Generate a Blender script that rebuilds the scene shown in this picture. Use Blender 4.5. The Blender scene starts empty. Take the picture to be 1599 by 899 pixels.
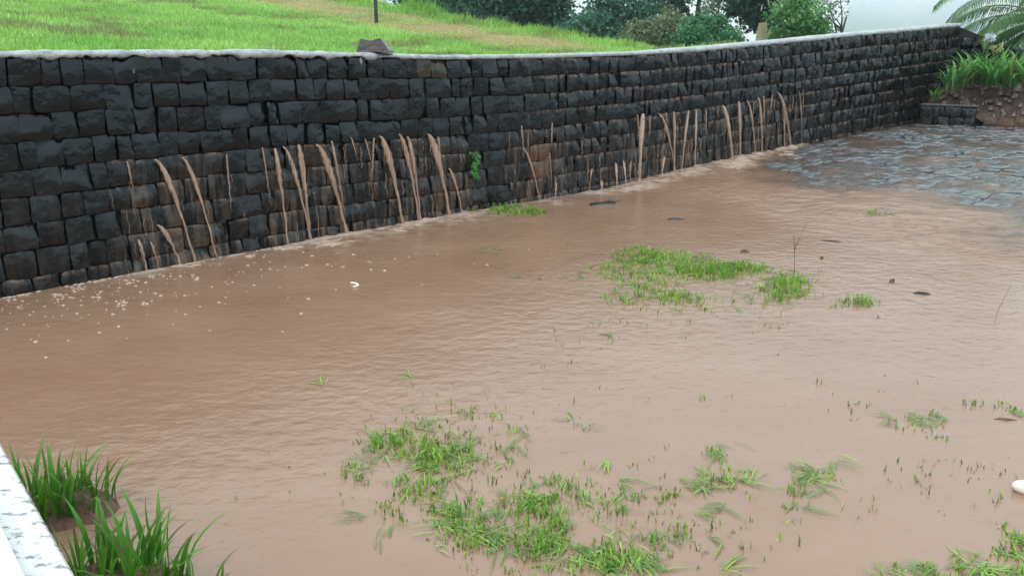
import bpy, math, random
import numpy as np
from mathutils import Vector, Matrix

random.seed(7)
rng = np.random.default_rng(7)
SC = bpy.context.scene
COL = SC.collection

# ------------------------------------------------------------------ camera
FPX, PITCH, CAMZ = 1330.0, math.radians(15.8), 1.8
cam = bpy.data.cameras.new('camera')
cam.sensor_width = 36.0
cam.lens = 36.0 * FPX / 1599.0
cam.clip_start, cam.clip_end = 0.05, 2000
cam_o = bpy.data.objects.new('camera', cam)
COL.objects.link(cam_o)
cam_o.location = (0, 0, CAMZ)
cam_o.rotation_euler = (math.pi / 2 - PITCH, 0, 0)
SC.camera = cam_o

# ------------------------------------------------------------------ overcast sky and sun
SUN_EL, SUN_AZ = math.radians(62), math.radians(-150)
w = bpy.data.worlds.new('World')
SC.world = w
w.use_nodes = True
nt = w.node_tree
bg = nt.nodes['Background']
sky = nt.nodes.new('ShaderNodeTexSky')
sky.sky_type = 'NISHITA'
sky.sun_disc = False
sky.sun_elevation, sky.sun_rotation = SUN_EL, SUN_AZ
sky.air_density, sky.dust_density = 1.0, 4.0
mx = nt.nodes.new('ShaderNodeMix')
mx.data_type = 'RGBA'
mx.inputs['Factor'].default_value = 0.90
mx.inputs['B'].default_value = (7.7, 8.9, 9.3, 1)
nt.links.new(sky.outputs['Color'], mx.inputs['A'])
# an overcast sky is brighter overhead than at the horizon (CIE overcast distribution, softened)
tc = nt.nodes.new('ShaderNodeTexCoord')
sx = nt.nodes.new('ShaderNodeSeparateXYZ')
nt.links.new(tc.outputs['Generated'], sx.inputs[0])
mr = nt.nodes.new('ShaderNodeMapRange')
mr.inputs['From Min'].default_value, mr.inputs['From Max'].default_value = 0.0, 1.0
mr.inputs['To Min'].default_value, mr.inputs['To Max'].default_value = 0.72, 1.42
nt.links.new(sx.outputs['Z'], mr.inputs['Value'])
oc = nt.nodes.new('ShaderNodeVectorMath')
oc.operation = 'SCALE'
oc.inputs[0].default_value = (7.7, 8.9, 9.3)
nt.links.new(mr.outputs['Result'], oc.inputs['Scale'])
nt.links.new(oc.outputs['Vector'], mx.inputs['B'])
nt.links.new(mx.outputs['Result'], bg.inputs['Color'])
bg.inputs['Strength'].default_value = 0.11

sun = bpy.data.lights.new('sun', 'SUN')
sun.energy, sun.angle, sun.color = 0.7, math.radians(40), (1, 0.97, 0.93)
sun_o = bpy.data.objects.new('sun', sun)
COL.objects.link(sun_o)
sd = Vector((math.sin(SUN_AZ) * math.cos(SUN_EL), math.cos(SUN_AZ) * math.cos(SUN_EL), math.sin(SUN_EL)))
sun_o.rotation_euler = sd.to_track_quat('Z', 'Y').to_euler()
sun_o.location = (0, 0, 30)

SC.view_settings.view_transform = 'Standard'
SC.view_settings.look = 'None'
SC.view_settings.exposure = 0.63
SC.view_settings.gamma = 1
SC.view_settings.use_curve_mapping = False
SC.cycles.use_denoising = True
SC.cycles.use_adaptive_sampling = True
SC.cycles.adaptive_threshold = 0.02
SC.cycles.max_bounces = 6
SC.cycles.diffuse_bounces = 3
SC.cycles.glossy_bounces = 3
SC.cycles.transmission_bounces = 3
SC.cycles.transparent_max_bounces = 8
SC.cycles.volume_bounces = 0
SC.cycles.caustics_reflective = False
SC.cycles.caustics_refractive = False

# ------------------------------------------------------------------ helpers
CP, SP = math.cos(PITCH), math.sin(PITCH)


def ray(u, v):
    dx, dy = (u - 799.5) / FPX, -(v - 449.5) / FPX
    return np.array([dx, CP + dy * SP, -SP + dy * CP])


def at(u, v, Y):
    """a point of the place at distance Y in front of the viewer"""
    d = ray(u, v)
    k = Y / d[1]
    return Vector((d[0] * k, Y, CAMZ + d[2] * k))


def onz(u, v, z=0.0):
    d = ray(u, v)
    k = (z - CAMZ) / d[2]
    return Vector((d[0] * k, d[1] * k, z))


def project(P):
    P = np.asarray(P, float)
    y, z = P[..., 1], P[..., 2] - CAMZ
    fw = y * CP - z * SP
    up = y * SP + z * CP
    fw = np.where(fw < 0.05, 0.05, fw)
    return 799.5 + FPX * P[..., 0] / fw, 449.5 - FPX * up / fw, fw


def hsh(ix, iy, seed):
    h = np.sin(ix * 127.1 + iy * 311.7 + seed * 74.7) * 43758.5453
    return h - np.floor(h)


def vnoise(x, y, seed=0):
    x, y = np.asarray(x, float), np.asarray(y, float)
    ix, iy = np.floor(x), np.floor(y)
    fx, fy = x - ix, y - iy
    fx, fy = fx * fx * (3 - 2 * fx), fy * fy * (3 - 2 * fy)
    a, b = hsh(ix, iy, seed), hsh(ix + 1, iy, seed)
    c, d = hsh(ix, iy + 1, seed), hsh(ix + 1, iy + 1, seed)
    return (a * (1 - fx) + b * fx) * (1 - fy) + (c * (1 - fx) + d * fx) * fy


def fbm(x, y, seed=0, o=4):
    r, a, t = 0, 0.5, 0
    for k in range(o):
        r = r + a * vnoise(np.asarray(x) * 2 ** k, np.asarray(y) * 2 ** k, seed + k * 13)
        t += a
        a *= 0.5
    return r / t


def sstep(a, b, x):
    t = np.clip((np.asarray(x, float) - a) / (b - a), 0, 1)
    return t * t * (3 - 2 * t)


def mesh(name, V, quads=None, tris=None, mat=None, smooth=False, attrs=None, polys=None):
    me = bpy.data.meshes.new(name)
    V = np.asarray(V, np.float32).reshape(-1, 3)
    if polys is not None:
        me.from_pydata([tuple(map(float, p)) for p in V], [], polys)
    else:
        q = np.asarray(quads if quads is not None else [], np.int32).reshape(-1, 4)
        t = np.asarray(tris if tris is not None else [], np.int32).reshape(-1, 3)
        me.vertices.add(len(V))
        me.vertices.foreach_set('co', V.ravel())
        loops = np.concatenate([q.ravel(), t.ravel()])
        me.loops.add(len(loops))
        me.loops.foreach_set('vertex_index', loops)
        me.polygons.add(len(q) + len(t))
        st = np.concatenate([np.arange(len(q)) * 4, len(q) * 4 + np.arange(len(t)) * 3]).astype(np.int32)
        me.polygons.foreach_set('loop_start', st)
        me.update(calc_edges=True)
        me.validate()
    if smooth:
        me.polygons.foreach_set('use_smooth', np.ones(len(me.polygons), bool))
    for k, a in (attrs or {}).items():
        a = np.asarray(a, np.float32)
        if a.ndim == 1:
            at_ = me.attributes.new(k, 'FLOAT', 'POINT')
            at_.data.foreach_set('value', a)
        else:
            if a.shape[1] == 3:
                a = np.concatenate([a, np.ones((len(a), 1), np.float32)], 1)
            at_ = me.attributes.new(k, 'FLOAT_COLOR', 'POINT')
            at_.data.foreach_set('color', a.ravel())
    if mat:
        me.materials.append(mat)
    return me


def link(name, data, parent=None, loc=None, label=None, cat=None, group=None, kind=None):
    o = bpy.data.objects.new(name, data)
    COL.objects.link(o)
    if parent:
        o.parent = parent
    if loc is not None:
        o.location = loc
    if label:
        o['label'] = label
    if cat:
        o['category'] = cat
    if group:
        o['group'] = group
    if kind:
        o['kind'] = kind
    return o


def thing(name, loc, label, cat, group=None):
    return link(name, None, None, loc, label, cat, group)


def tube(pts, rad, sides=7, cap=True):
    pts = [Vector(p) for p in pts]
    V, F = [], []
    n = len(pts)
    for i, p in enumerate(pts):
        d = (pts[min(i + 1, n - 1)] - pts[max(i - 1, 0)]).normalized()
        a = d.orthogonal().normalized() if abs(d.z) < 0.5 else d.cross(Vector((0, 1, 0.01))).normalized()
        b = d.cross(a)
        r = rad[i] if hasattr(rad, '__len__') else rad
        for k in range(sides):
            t = 2 * math.pi * k / sides
            V.append(p + (a * math.cos(t) + b * math.sin(t)) * r)
    for i in range(n - 1):
        for k in range(sides):
            k2 = (k + 1) % sides
            F.append((i * sides + k, i * sides + k2, (i + 1) * sides + k2, (i + 1) * sides + k))
    if cap:
        F.append(tuple(range(sides))[::-1])
        F.append(tuple((n - 1) * sides + k for k in range(sides)))
    return V, F


def join(parts):
    V, F = [], []
    for v, f in parts:
        o = len(V)
        V += [tuple(p) for p in v]
        F += [tuple(i + o for i in q) for q in f]
    return V, F


# ------------------------------------------------------------------ materials
def new_mat(name):
    m = bpy.data.materials.new(name)
    m.use_nodes = True
    n = m.node_tree.nodes
    return m, n, m.node_tree.links, n['Principled BSDF']


def N(nodes, t, **kw):
    x = nodes.new(t)
    for k, v in kw.items():
        if k in x.inputs.keys():
            x.inputs[k].default_value = v
        else:
            setattr(x, k, v)
    return x


def mixc(nodes, links, fac, a, b, blend='MIX'):
    x = nodes.new('ShaderNodeMix')
    x.data_type = 'RGBA'
    x.blend_type = blend
    for sock, val in (('Factor', fac), ('A', a), ('B', b)):
        if hasattr(val, 'is_output'):
            links.new(val, x.inputs[sock])
        elif sock == 'Factor':
            x.inputs[sock].default_value = val
        else:
            x.inputs[sock].default_value = (*val, 1) if len(val) == 3 else val
    return x.outputs['Result']


def ramp(nodes, links, src, stops):
    r = nodes.new('ShaderNodeValToRGB')
    e = r.color_ramp.elements
    while len(e) < len(stops):
        e.new(0.5)
    for k, (p, c) in enumerate(stops):
        e[k].position = p
        e[k].color = (c, c, c, 1) if not hasattr(c, '__len__') else (*c, 1)
    links.new(src, r.inputs['Fac'])
    return r.outputs['Color']


def pos_noise(nodes, links, scale, detail=3, stretch=None, rough=0.55, obj=False):
    if obj:
        g = nodes.new('ShaderNodeTexCoord').outputs['Object']
    else:
        g = nodes.new('ShaderNodeNewGeometry').outputs['Position']
    if stretch:
        mp = nodes.new('ShaderNodeMapping')
        mp.inputs['Scale'].default_value = stretch
        links.new(g, mp.inputs['Vector'])
        g = mp.outputs['Vector']
    t = N(nodes, 'ShaderNodeTexNoise', Scale=scale, Detail=detail, Roughness=rough)
    links.new(g, t.inputs['Vector'])
    return t.outputs['Fac']


def bump(nodes, links, bsdf, h, strength, dist, prev=None):
    b = N(nodes, 'ShaderNodeBump', Strength=strength, Distance=dist)
    links.new(h, b.inputs['Height'])
    if prev:
        links.new(prev, b.inputs['Normal'])
    links.new(b.outputs['Normal'], bsdf.inputs['Normal'])
    return b.outputs['Normal']


def simple(name, a, b, rough=0.6, scale=8, bs=0.3, bd=0.01, stretch=None, spec=0.5):
    m, n, l, p = new_mat(name)
    f = pos_noise(n, l, scale, 5, stretch)
    l.new(mixc(n, l, ramp(n, l, f, [(0.3, 0), (0.7, 1)]), a, b), p.inputs['Base Color'])
    p.inputs['Roughness'].default_value = rough
    p.inputs['Specular IOR Level'].default_value = spec
    if bs:
        bump(n, l, p, pos_noise(n, l, scale * 4, 5), bs, bd)
    return m


def leaf_mat(name, rough=0.45, trans=0.35, spec=0.4):
    m, n, l, p = new_mat(name)
    a = N(n, 'ShaderNodeAttribute', attribute_name='col')
    l.new(a.outputs['Color'], p.inputs['Base Color'])
    p.inputs['Roughness'].default_value = rough
    p.inputs['Specular IOR Level'].default_value = spec
    tr = n.new('ShaderNodeBsdfTranslucent')
    l.new(a.outputs['Color'], tr.inputs['Color'])
    ms = n.new('ShaderNodeMixShader')
    ms.inputs[0].default_value = trans
    l.new(p.outputs[0], ms.inputs[1])
    l.new(tr.outputs[0], ms.inputs[2])
    l.new(ms.outputs[0], n['Material Output'].inputs['Surface'])
    return m


def basalt_mat():
    m, n, l, p = new_mat('wet_basalt')
    a = N(n, 'ShaderNodeAttribute', attribute_name='tint')
    md = N(n, 'ShaderNodeAttribute', attribute_name='mud_and_sheen')
    f1 = pos_noise(n, l, 9, 5)
    c = mixc(n, l, ramp(n, l, f1, [(0.3, 0.6), (0.75, 1.5)]), (0, 0, 0), a.outputs['Color'], 'MIX')
    c = mixc(n, l, 1.0, a.outputs['Color'], ramp(n, l, f1, [(0.25, 0.55), (0.8, 1.0)]), 'MULTIPLY')
    # films of silt from the joints, and wet-ledge sheen painted on top edges
    st = pos_noise(n, l, 1.0, 4, (17, 17, 1.6))
    st = ramp(n, l, st, [(0.43, 0), (0.60, 1)])
    mm = N(n, 'ShaderNodeMath', operation='MULTIPLY')
    l.new(st, mm.inputs[0])
    l.new(md.outputs['Fac'], mm.inputs[1])
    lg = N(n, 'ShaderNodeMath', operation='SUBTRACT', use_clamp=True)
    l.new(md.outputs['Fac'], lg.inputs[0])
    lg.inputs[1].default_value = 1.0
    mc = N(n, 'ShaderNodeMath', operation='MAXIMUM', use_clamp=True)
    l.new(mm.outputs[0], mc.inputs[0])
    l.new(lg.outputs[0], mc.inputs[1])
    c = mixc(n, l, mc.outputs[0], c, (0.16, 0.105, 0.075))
    l.new(c, p.inputs['Base Color'])
    rr = ramp(n, l, pos_noise(n, l, 11, 3), [(0.42, 0.05), (0.6, 0.27)])
    l.new(rr, p.inputs['Roughness'])
    p.inputs['Specular IOR Level'].default_value = 0.4
    p.inputs['Specular Tint'].default_value = (0.85, 0.95, 1.0, 1)
    nn = bump(n, l, p, pos_noise(n, l, 7, 3, None, 0.5), 0.6, 0.05)
    vo = N(n, 'ShaderNodeTexVoronoi', Scale=16)
    g = n.new('ShaderNodeNewGeometry')
    l.new(g.outputs['Position'], vo.inputs['Vector'])
    bump(n, l, p, vo.outputs['Distance'], 0.12, 0.03, nn)
    return m


def water_mat():
    m, n, l, p = new_mat('muddy_water')
    f = pos_noise(n, l, 0.8, 6, (1, 1.5, 1), 0.62)
    c = mixc(n, l, ramp(n, l, f, [(0.3, 0), (0.7, 1)]), (0.232, 0.130, 0.080), (0.282, 0.174, 0.118))
    fr = N(n, 'ShaderNodeAttribute', attribute_name='froth')
    c = mixc(n, l, fr.outputs['Fac'], c, (0.52, 0.41, 0.34))
    l.new(c, p.inputs['Base Color'])
    p.inputs['IOR'].default_value = 1.58
    p.inputs['Roughness'].default_value = 0.2
    h1 = pos_noise(n, l, 10, 4, (1, 1.25, 1))
    nn = bump(n, l, p, h1, 0.42, 0.02)
    sh = N(n, 'ShaderNodeAttribute', attribute_name='shallow')
    hs = N(n, 'ShaderNodeMath', operation='MULTIPLY')
    l.new(pos_noise(n, l, 7, 4, (1, 1.9, 1), 0.6), hs.inputs[0])
    l.new(sh.outputs['Fac'], hs.inputs[1])
    nn = bump(n, l, p, hs.outputs[0], 1.0, 0.06, nn)
    # pits left by rain drops
    vo = N(n, 'ShaderNodeTexVoronoi', Scale=26)
    g = n.new('ShaderNodeNewGeometry')
    l.new(g.outputs['Position'], vo.inputs['Vector'])
    r = ramp(n, l, vo.outputs['Distance'], [(0.0, 1), (0.12, 0.2), (0.2, 0.55), (0.32, 0.3)])
    bump(n, l, p, r, 0.10, 0.012, nn)
    # a thin sheet of it lets the paving show through
    th = N(n, 'ShaderNodeAttribute', attribute_name='thin')
    tr = n.new('ShaderNodeBsdfTransparent')
    gl = N(n, 'ShaderNodeBsdfGlossy', Roughness=0.2)
    fe = N(n, 'ShaderNodeFresnel', IOR=1.5)
    l.new(p.inputs['Normal'].links[0].from_socket, gl.inputs['Normal'])
    l.new(p.inputs['Normal'].links[0].from_socket, fe.inputs['Normal'])
    fs = n.new('ShaderNodeMixShader')
    l.new(fe.outputs[0], fs.inputs[0])
    l.new(tr.outputs[0], fs.inputs[1])
    l.new(gl.outputs[0], fs.inputs[2])
    ms = n.new('ShaderNodeMixShader')
    l.new(th.outputs['Fac'], ms.inputs[0])
    l.new(p.outputs[0], ms.inputs[1])
    l.new(fs.outputs[0], ms.inputs[2])
    l.new(ms.outputs[0], n['Material Output'].inputs['Surface'])
    return m


M_BASALT = basalt_mat()
M_WATER = water_mat()
M_MORTAR = simple('dark_joint', (0.008, 0.008, 0.009), (0.02, 0.018, 0.016), 0.8, 10)
M_CEMENT = None
M_LEAF = leaf_mat('leaf_blade')
M_TREELEAF = leaf_mat('tree_leaf', 0.5, 0.3, 0.3)
M_BARK = simple('bark', (0.035, 0.032, 0.03), (0.09, 0.08, 0.07), 0.8, 14, 0.6, 0.02, (1, 1, 0.3))
M_SOIL = simple('red_soil', (0.075, 0.035, 0.022), (0.15, 0.075, 0.05), 0.6, 12, 0.9, 0.02)
M_COBBLE = simple('wet_cobble', (0.06, 0.07, 0.082), (0.2, 0.2, 0.2), 0.16, 7, 0.35, 0.008)
M_BRICK = simple('red_brick', (0.2, 0.085, 0.05), (0.32, 0.17, 0.11), 0.5, 10, 0.5, 0.01)


def cement_mat():
    m, n, l, p = new_mat('wet_cement')
    f = pos_noise(n, l, 7, 6, None, 0.7)
    c = mixc(n, l, ramp(n, l, f, [(0.3, 0), (0.65, 1)]), (0.2, 0.22, 0.23), (0.46, 0.5, 0.51))
    f2 = pos_noise(n, l, 22, 5, None, 0.7)
    c = mixc(n, l, ramp(n, l, f2, [(0.57, 0), (0.66, 0.8)]), c, (0.09, 0.095, 0.09))
    l.new(c, p.inputs['Base Color'])
    p.inputs['Roughness'].default_value = 0.35
    bump(n, l, p, pos_noise(n, l, 30, 6, None, 0.7), 0.9, 0.015)
    return m


M_CEMENT = cement_mat()
M_JET = None


def jet_mat():
    m, n, l, p = new_mat('pouring_muddy_water')
    f = pos_noise(n, l, 1, 3, (70, 70, 2.0))
    l.new(mixc(n, l, ramp(n, l, f, [(0.3, 0), (0.72, 1)]), (0.33, 0.205, 0.145), (0.6, 0.44, 0.345)), p.inputs['Base Color'])
    p.inputs['Roughness'].default_value = 0.08
    p.inputs['IOR'].default_value = 1.4
    bump(n, l, p, f, 0.35, 0.008)
    al = N(n, 'ShaderNodeAttribute', attribute_name='cover')
    f2 = pos_noise(n, l, 1, 2, (90, 90, 1.6))
    tr = n.new('ShaderNodeBsdfTransparent')
    ms = n.new('ShaderNodeMixShader')
    mu = N(n, 'ShaderNodeMath', operation='MULTIPLY', use_clamp=True)
    l.new(ramp(n, l, f2, [(0.3, 0.4), (0.52, 1.0)]), mu.inputs[0])
    l.new(al.outputs['Fac'], mu.inputs[1])
    l.new(mu.outputs[0], ms.inputs[0])
    l.new(tr.outputs[0], ms.inputs[1])
    l.new(p.outputs[0], ms.inputs[2])
    l.new(ms.outputs[0], n['Material Output'].inputs['Surface'])
    return m


M_JET = jet_mat()

# ------------------------------------------------------------------ the wall's run
# s = metres along the wall from the left frame edge, T its direction, NB points behind it
T = np.array([0.7484, 0.6632])
NB = np.array([-0.6632, 0.7484])
O = np.array([-3.81, 6.09])
S0, S1 = -3.2, 16.3
ZS = [-4, 0.25, 0.82, 2.46, 3.36, 4.5, 5.96, 7.71, 9.06, 11.22, 12.8, 14.66, 16.33, 20]
ZT = [1.77, 1.76, 1.765, 1.76, 1.735, 1.71, 1.71, 1.735, 1.785, 1.905, 2.005, 2.11, 2.215, 2.3]


def woff(s):
    s = np.asarray(s, float)
    return np.where(s > 0, 0.43 * np.sin(np.pi * s / 15.2), 0.43 * np.pi / 15.2 * s)


def wxy(s, n=0.0):
    s = np.asarray(s, float)
    k = woff(s) + n
    return np.stack([O[0] + s * T[0] + k * NB[0], O[1] + s * T[1] + k * NB[1]], -1)


def ztop(s):
    return np.interp(s, ZS, ZT)


def to_sn(x, y):
    rx, ry = np.asarray(x) - O[0], np.asarray(y) - O[1]
    s = rx * T[0] + ry * T[1]
    return s, rx * NB[0] + ry * NB[1] - woff(s)


def wall_hit(u, v):
    d = ray(u, v)
    lo, hi = 1.0, 40.0
    for _ in range(50):
        m = (lo + hi) / 2
        s, n = to_sn(m * d[0], m * d[1])
        if n > 0:
            hi = m
        else:
            lo = m
    return float(s), CAMZ + m * d[2]


def gz(s):
    """ground level in front of the wall: level under the pool, rising with s"""
    s = np.asarray(s, float)
    return 0.066 * np.log1p(np.exp((s - 7.7) * 2.2)) / 2.2 - 0.012 - 0.05 * np.log1p(np.exp((s - 14.3) * 2.5)) / 2.5


def upq(s, m):
    """metres above the edge where the cobbles come out of the muddy film"""
    return s + 0.32 * (m - 1.2) - 9.5


def film(s, m):
    q = upq(s, m)
    f = 0.034 - 0.038 * sstep(-1.6, 0.7, q) - 0.004 * np.clip(q, 0, 5) + 0.07 * (fbm(s * 1.3, m * 1.3, 5, 4) - 0.47)
    f = f + 0.02 * np.exp(-m / 0.6) * sstep(12.5, 11, s) + 0.012
    return np.clip(f, -0.018, 0.06) * sstep(6.6, 8.3, s)


def wz(s, m):
    a = gz(s) + film(s, m)
    k = 60.0
    return np.where(a > 0.2, a, np.log1p(np.exp(np.clip(a * k, -30, 30))) / k - 0.0)


def water_at(u, v):
    """where the sight line through this pixel meets the water"""
    d = ray(u, v)
    z = 0.0
    for _ in range(12):
        k = (z - CAMZ) / d[2]
        s, n = to_sn(d[0] * k, d[1] * k)
        z = float(wz(s, max(-n, 0)))
    return Vector((d[0] * k, d[1] * k, z))


# ------------------------------------------------------------------ where the spouts leave the wall and where they land
# (start u, v, end u, v, width px, lands on the water)
JETS_A = [(196, 251, 207, 305, 4, 0), (240, 248, 276, 396, 9, 1), (282, 245, 313, 392, 7, 1), (351, 240, 358, 330, 4, 0), (243, 350, 259, 402, 9, 1), (213, 373, 222, 419, 6, 1), (232, 376, 237, 414, 4, 1)]
JETS_B = [(407, 230, 419, 318, 4, 0), (426, 231, 434, 377, 8, 1), (439, 228, 471, 371, 8, 1), (463, 225, 470, 371, 10, 1), (491, 225, 529, 362, 13, 1), (515, 220, 534, 330, 6, 0), (545, 214, 556, 255, 3, 0), (567, 217, 577, 256, 4, 0), (581, 215, 577, 285, 5, 0), (590, 212, 614, 346, 13, 1), (620, 209, 637, 341, 9, 1), (633, 213, 641, 341, 8, 1), (665, 209, 685, 333, 15, 1), (681, 213, 684, 245, 5, 0), (697, 262, 693, 327, 6, 1)]
JETS_C = [(811, 196, 814, 240, 4, 0), (812, 230, 818, 308, 5, 1), (859, 191, 857, 232, 4, 0), (855, 238, 858, 300, 3, 0), (866, 284, 867, 316, 3, 1), (922, 262, 919, 300, 4, 1), (936, 281, 940, 299, 6, 1)]
JETS_D = [(958, 254, 964, 296, 6, 1), (970, 250, 978, 294, 5, 1), (982, 251, 979, 281, 4, 0), (992, 179, 996, 250, 5, 0), (1001, 177, 998, 290, 13, 1), (1012, 180, 1010, 212, 4, 0), (1025, 177, 1028, 265, 7, 1), (1037, 175, 1038, 200, 3, 0), (1049, 174, 1053, 272, 6, 1), (1035, 243, 1033, 280, 5, 1), (1073, 172, 1064, 272, 6, 1), (1084, 172, 1085, 268, 5, 1), (1099, 172, 1099, 215, 4, 0)]
JETS_E = [(1125, 164, 1145, 254, 10, 1), (1150, 158, 1156, 248, 8, 1), (1163, 157, 1175, 240, 5, 1), (1180, 152, 1178, 238, 8, 1), (1189, 150, 1190, 196, 6, 0), (1203, 148, 1198, 184, 4, 0), (1211, 145, 1234, 229, 9, 1), (1220, 168, 1217, 231, 6, 1), (1243, 140, 1247, 226, 3, 1), (1251, 140, 1250, 175, 2, 0)]

# ------------------------------------------------------------------ ground, pool and paving bed
e = 240
gs = mesh('ground', [(-e, -e, -0.35), (e, -e, -0.35), (e, e, -0.35), (-e, e, -0.35)], [(0, 1, 2, 3)], mat=M_SOIL)
link('ground', gs, kind='structure', label='red soil under the flood and beyond')

sv = np.arange(-9, 19.001, 0.045)
mv = np.concatenate([np.arange(-0.12, 9.5, 0.04), np.arange(9.5, 16, 0.15)])
SS, MM = np.meshgrid(sv, mv)
xy = wxy(SS, -MM)
Z = wz(SS, MM)
shal = sstep(6.8, 8.6, SS + 0.42 * np.clip(MM - 2, 0, 5)) * sstep(13.5, 11.0, SS) * sstep(5.2, 6.6, SS)
run = SS * 0.0
# flow ripples that run downhill over the shallows
X, Y = xy[..., 0], xy[..., 1]
wob = fbm(SS * 0.8, MM * 0.8, 21) * 2.2
rip = 1 - np.abs(2 * fbm(SS * 5.5 + wob, MM * 2.6 + wob, 31, 3) - 1) * 2
rip2 = fbm(SS * 9, MM * 5, 41, 3) - 0.5
lump = fbm(SS * 0.7, MM * 0.7, 44, 2)
Z = Z + shal * (0.35 + 1.1 * sstep(0.35, 0.65, lump)) * (0.017 * (rip - 0.5) + 0.018 * rip2)
Z = Z + (1 - shal) * (0.0045 * (fbm(X * 3, Y * 3.6, 51, 4) - 0.5) + 0.003 * (fbm(X * 9, Y * 9, 52, 2) - 0.5))
# churned water under the spouts
chn = np.exp(-np.clip(MM - 0.05, 0, 9) / 0.22) * sstep(0.2, 0.9, SS) * sstep(12, 11, SS)
chn = chn * (0.25 + sstep(2.3, 2.8, SS) * sstep(5.3, 4.6, SS) + sstep(8.3, 9, SS))
Z = Z + chn * 0.05 * np.clip(fbm(SS * 9, MM * 9, 61, 3) - 0.3, 0, 1)
froth = chn * 1.2 * sstep(0.42, 0.62, fbm(SS * 11, MM * 11, 63, 3))
fn = fbm(SS * 14, MM * 14, 64, 3)
for J in JETS_A + JETS_B + JETS_C + JETS_D + JETS_E:
    if J[5]:
        f_ = water_at(J[2], J[3])
        d_ = np.sqrt((X - f_.x) ** 2 + (Y - f_.y) ** 2)
        k_ = 0.5 + J[4] / 16
        froth = froth + k_ * np.exp(-(d_ / (0.16 + 0.07 * k_)) ** 2) * sstep(0.3, 0.6, fn)
        Z = Z + k_ * (0.035 * np.exp(-(d_ / 0.08) ** 2) * fn + 0.0035 * np.cos(d_ * 70) * np.exp(-d_ / 0.2))
froth = np.clip(froth, 0, 0.9)
thin = 0.85 * sstep(0.036, 0.006, Z - gz(SS)) * sstep(-1.6, -0.2, upq(SS, MM))
ny, nx = SS.shape
idx = np.arange(ny * nx).reshape(ny, nx)
Q = np.stack([idx[:-1, :-1], idx[1:, :-1], idx[1:, 1:], idx[:-1, 1:]], -1).reshape(-1, 4)
wm = mesh('flood_water', np.stack([X, Y, Z], -1), Q, mat=M_WATER, smooth=True, attrs={'thin': thin.ravel(), 'froth': froth.ravel(), 'shallow': (shal * (0.3 + 0.7 * sstep(0.35, 0.6, lump))).ravel()})
link('flood_water', wm, kind='structure', label='brown muddy flood water covering the yard')

sv2 = np.arange(7.0, 19, 0.2)
mv2 = np.arange(-0.1, 12, 0.2)
S2, M2 = np.meshgrid(sv2, mv2)
xy2 = wxy(S2, -M2)
Z2 = gz(S2) - 0.012 + 0.016 * (fbm(S2 * 2, M2 * 2, 9) - 0.5) - 0.1 * sstep(8.5, 7, S2)
ny, nx = S2.shape
idx = np.arange(ny * nx).reshape(ny, nx)
Q2 = np.stack([idx[:-1, :-1], idx[1:, :-1], idx[1:, 1:], idx[:-1, 1:]], -1).reshape(-1, 4)
paving = link('pavement', mesh('pavement', np.concatenate([xy2, Z2[..., None]], -1), Q2, mat=simple('wet_mud', (0.1, 0.06, 0.045), (0.2, 0.13, 0.1), 0.22, 6, 0.4, 0.01), smooth=True), kind='structure', label='sloping cobbled pavement washed over with muddy water')

# cobbles: jittered rows, each one a slab of its own
cob = []
row = 0
mrow = 0.12
while mrow < 9.5:
    dm = random.uniform(0.13, 0.25)
    s = 7.4 + random.uniform(0, 0.3)
    while s < 17.6:
        ds = random.uniform(0.12, 0.34)
        cob.append((s, mrow, ds, dm))
        s += ds
    mrow += dm


def cobble(s, m, ds, dm):
    jit = lambda a: random.uniform(-a, a)
    g = 0.012
    base = [(s + g, m + g), (s + ds / 2 + jit(.04), m + g + jit(.02)), (s + ds - g, m + g), (s + ds - g + jit(.015), m + dm / 2),
            (s + ds - g, m + dm - g), (s + ds / 2 + jit(.04), m + dm - g + jit(.02)), (s + g, m + dm - g), (s + g + jit(.015), m + dm / 2)]
    base = [(a + jit(.024), b + jit(.02)) for a, b in base]
    h = random.choice([-0.012, -0.004, 0.002, 0.006, 0.01, 0.016, 0.024]) + jit(.005)
    tx, ty = jit(.022), jit(.022)
    cs, cm = s + ds / 2, m + dm / 2
    z0 = float(gz(cs))
    V = []
    for k, (dz, sh) in enumerate(((-.06, 1), (h - .012, 1.0), (h, 0.84))):
        for a, b in base:
            aa, bb = cs + (a - cs) * sh, cm + (b - cm) * sh
            p = wxy(aa, -bb)
            V.append((float(p[0]), float(p[1]), z0 + (float(gz(aa)) - z0) + dz + (tx * (a - cs) + ty * (b - cm) if k else 0)))
    c = wxy(cs, -cm)
    V.append((float(c[0]), float(c[1]), z0 + h + jit(.004)))
    F = []
    for k in range(2):
        for i in range(8):
            j = (i + 1) % 8
            F.append((k * 8 + i, (k + 1) * 8 + i, (k + 1) * 8 + j, k * 8 + j))
    F += [(16 + i, 24, 16 + (i + 1) % 8) for i in range(8)]
    return V, F, h


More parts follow.
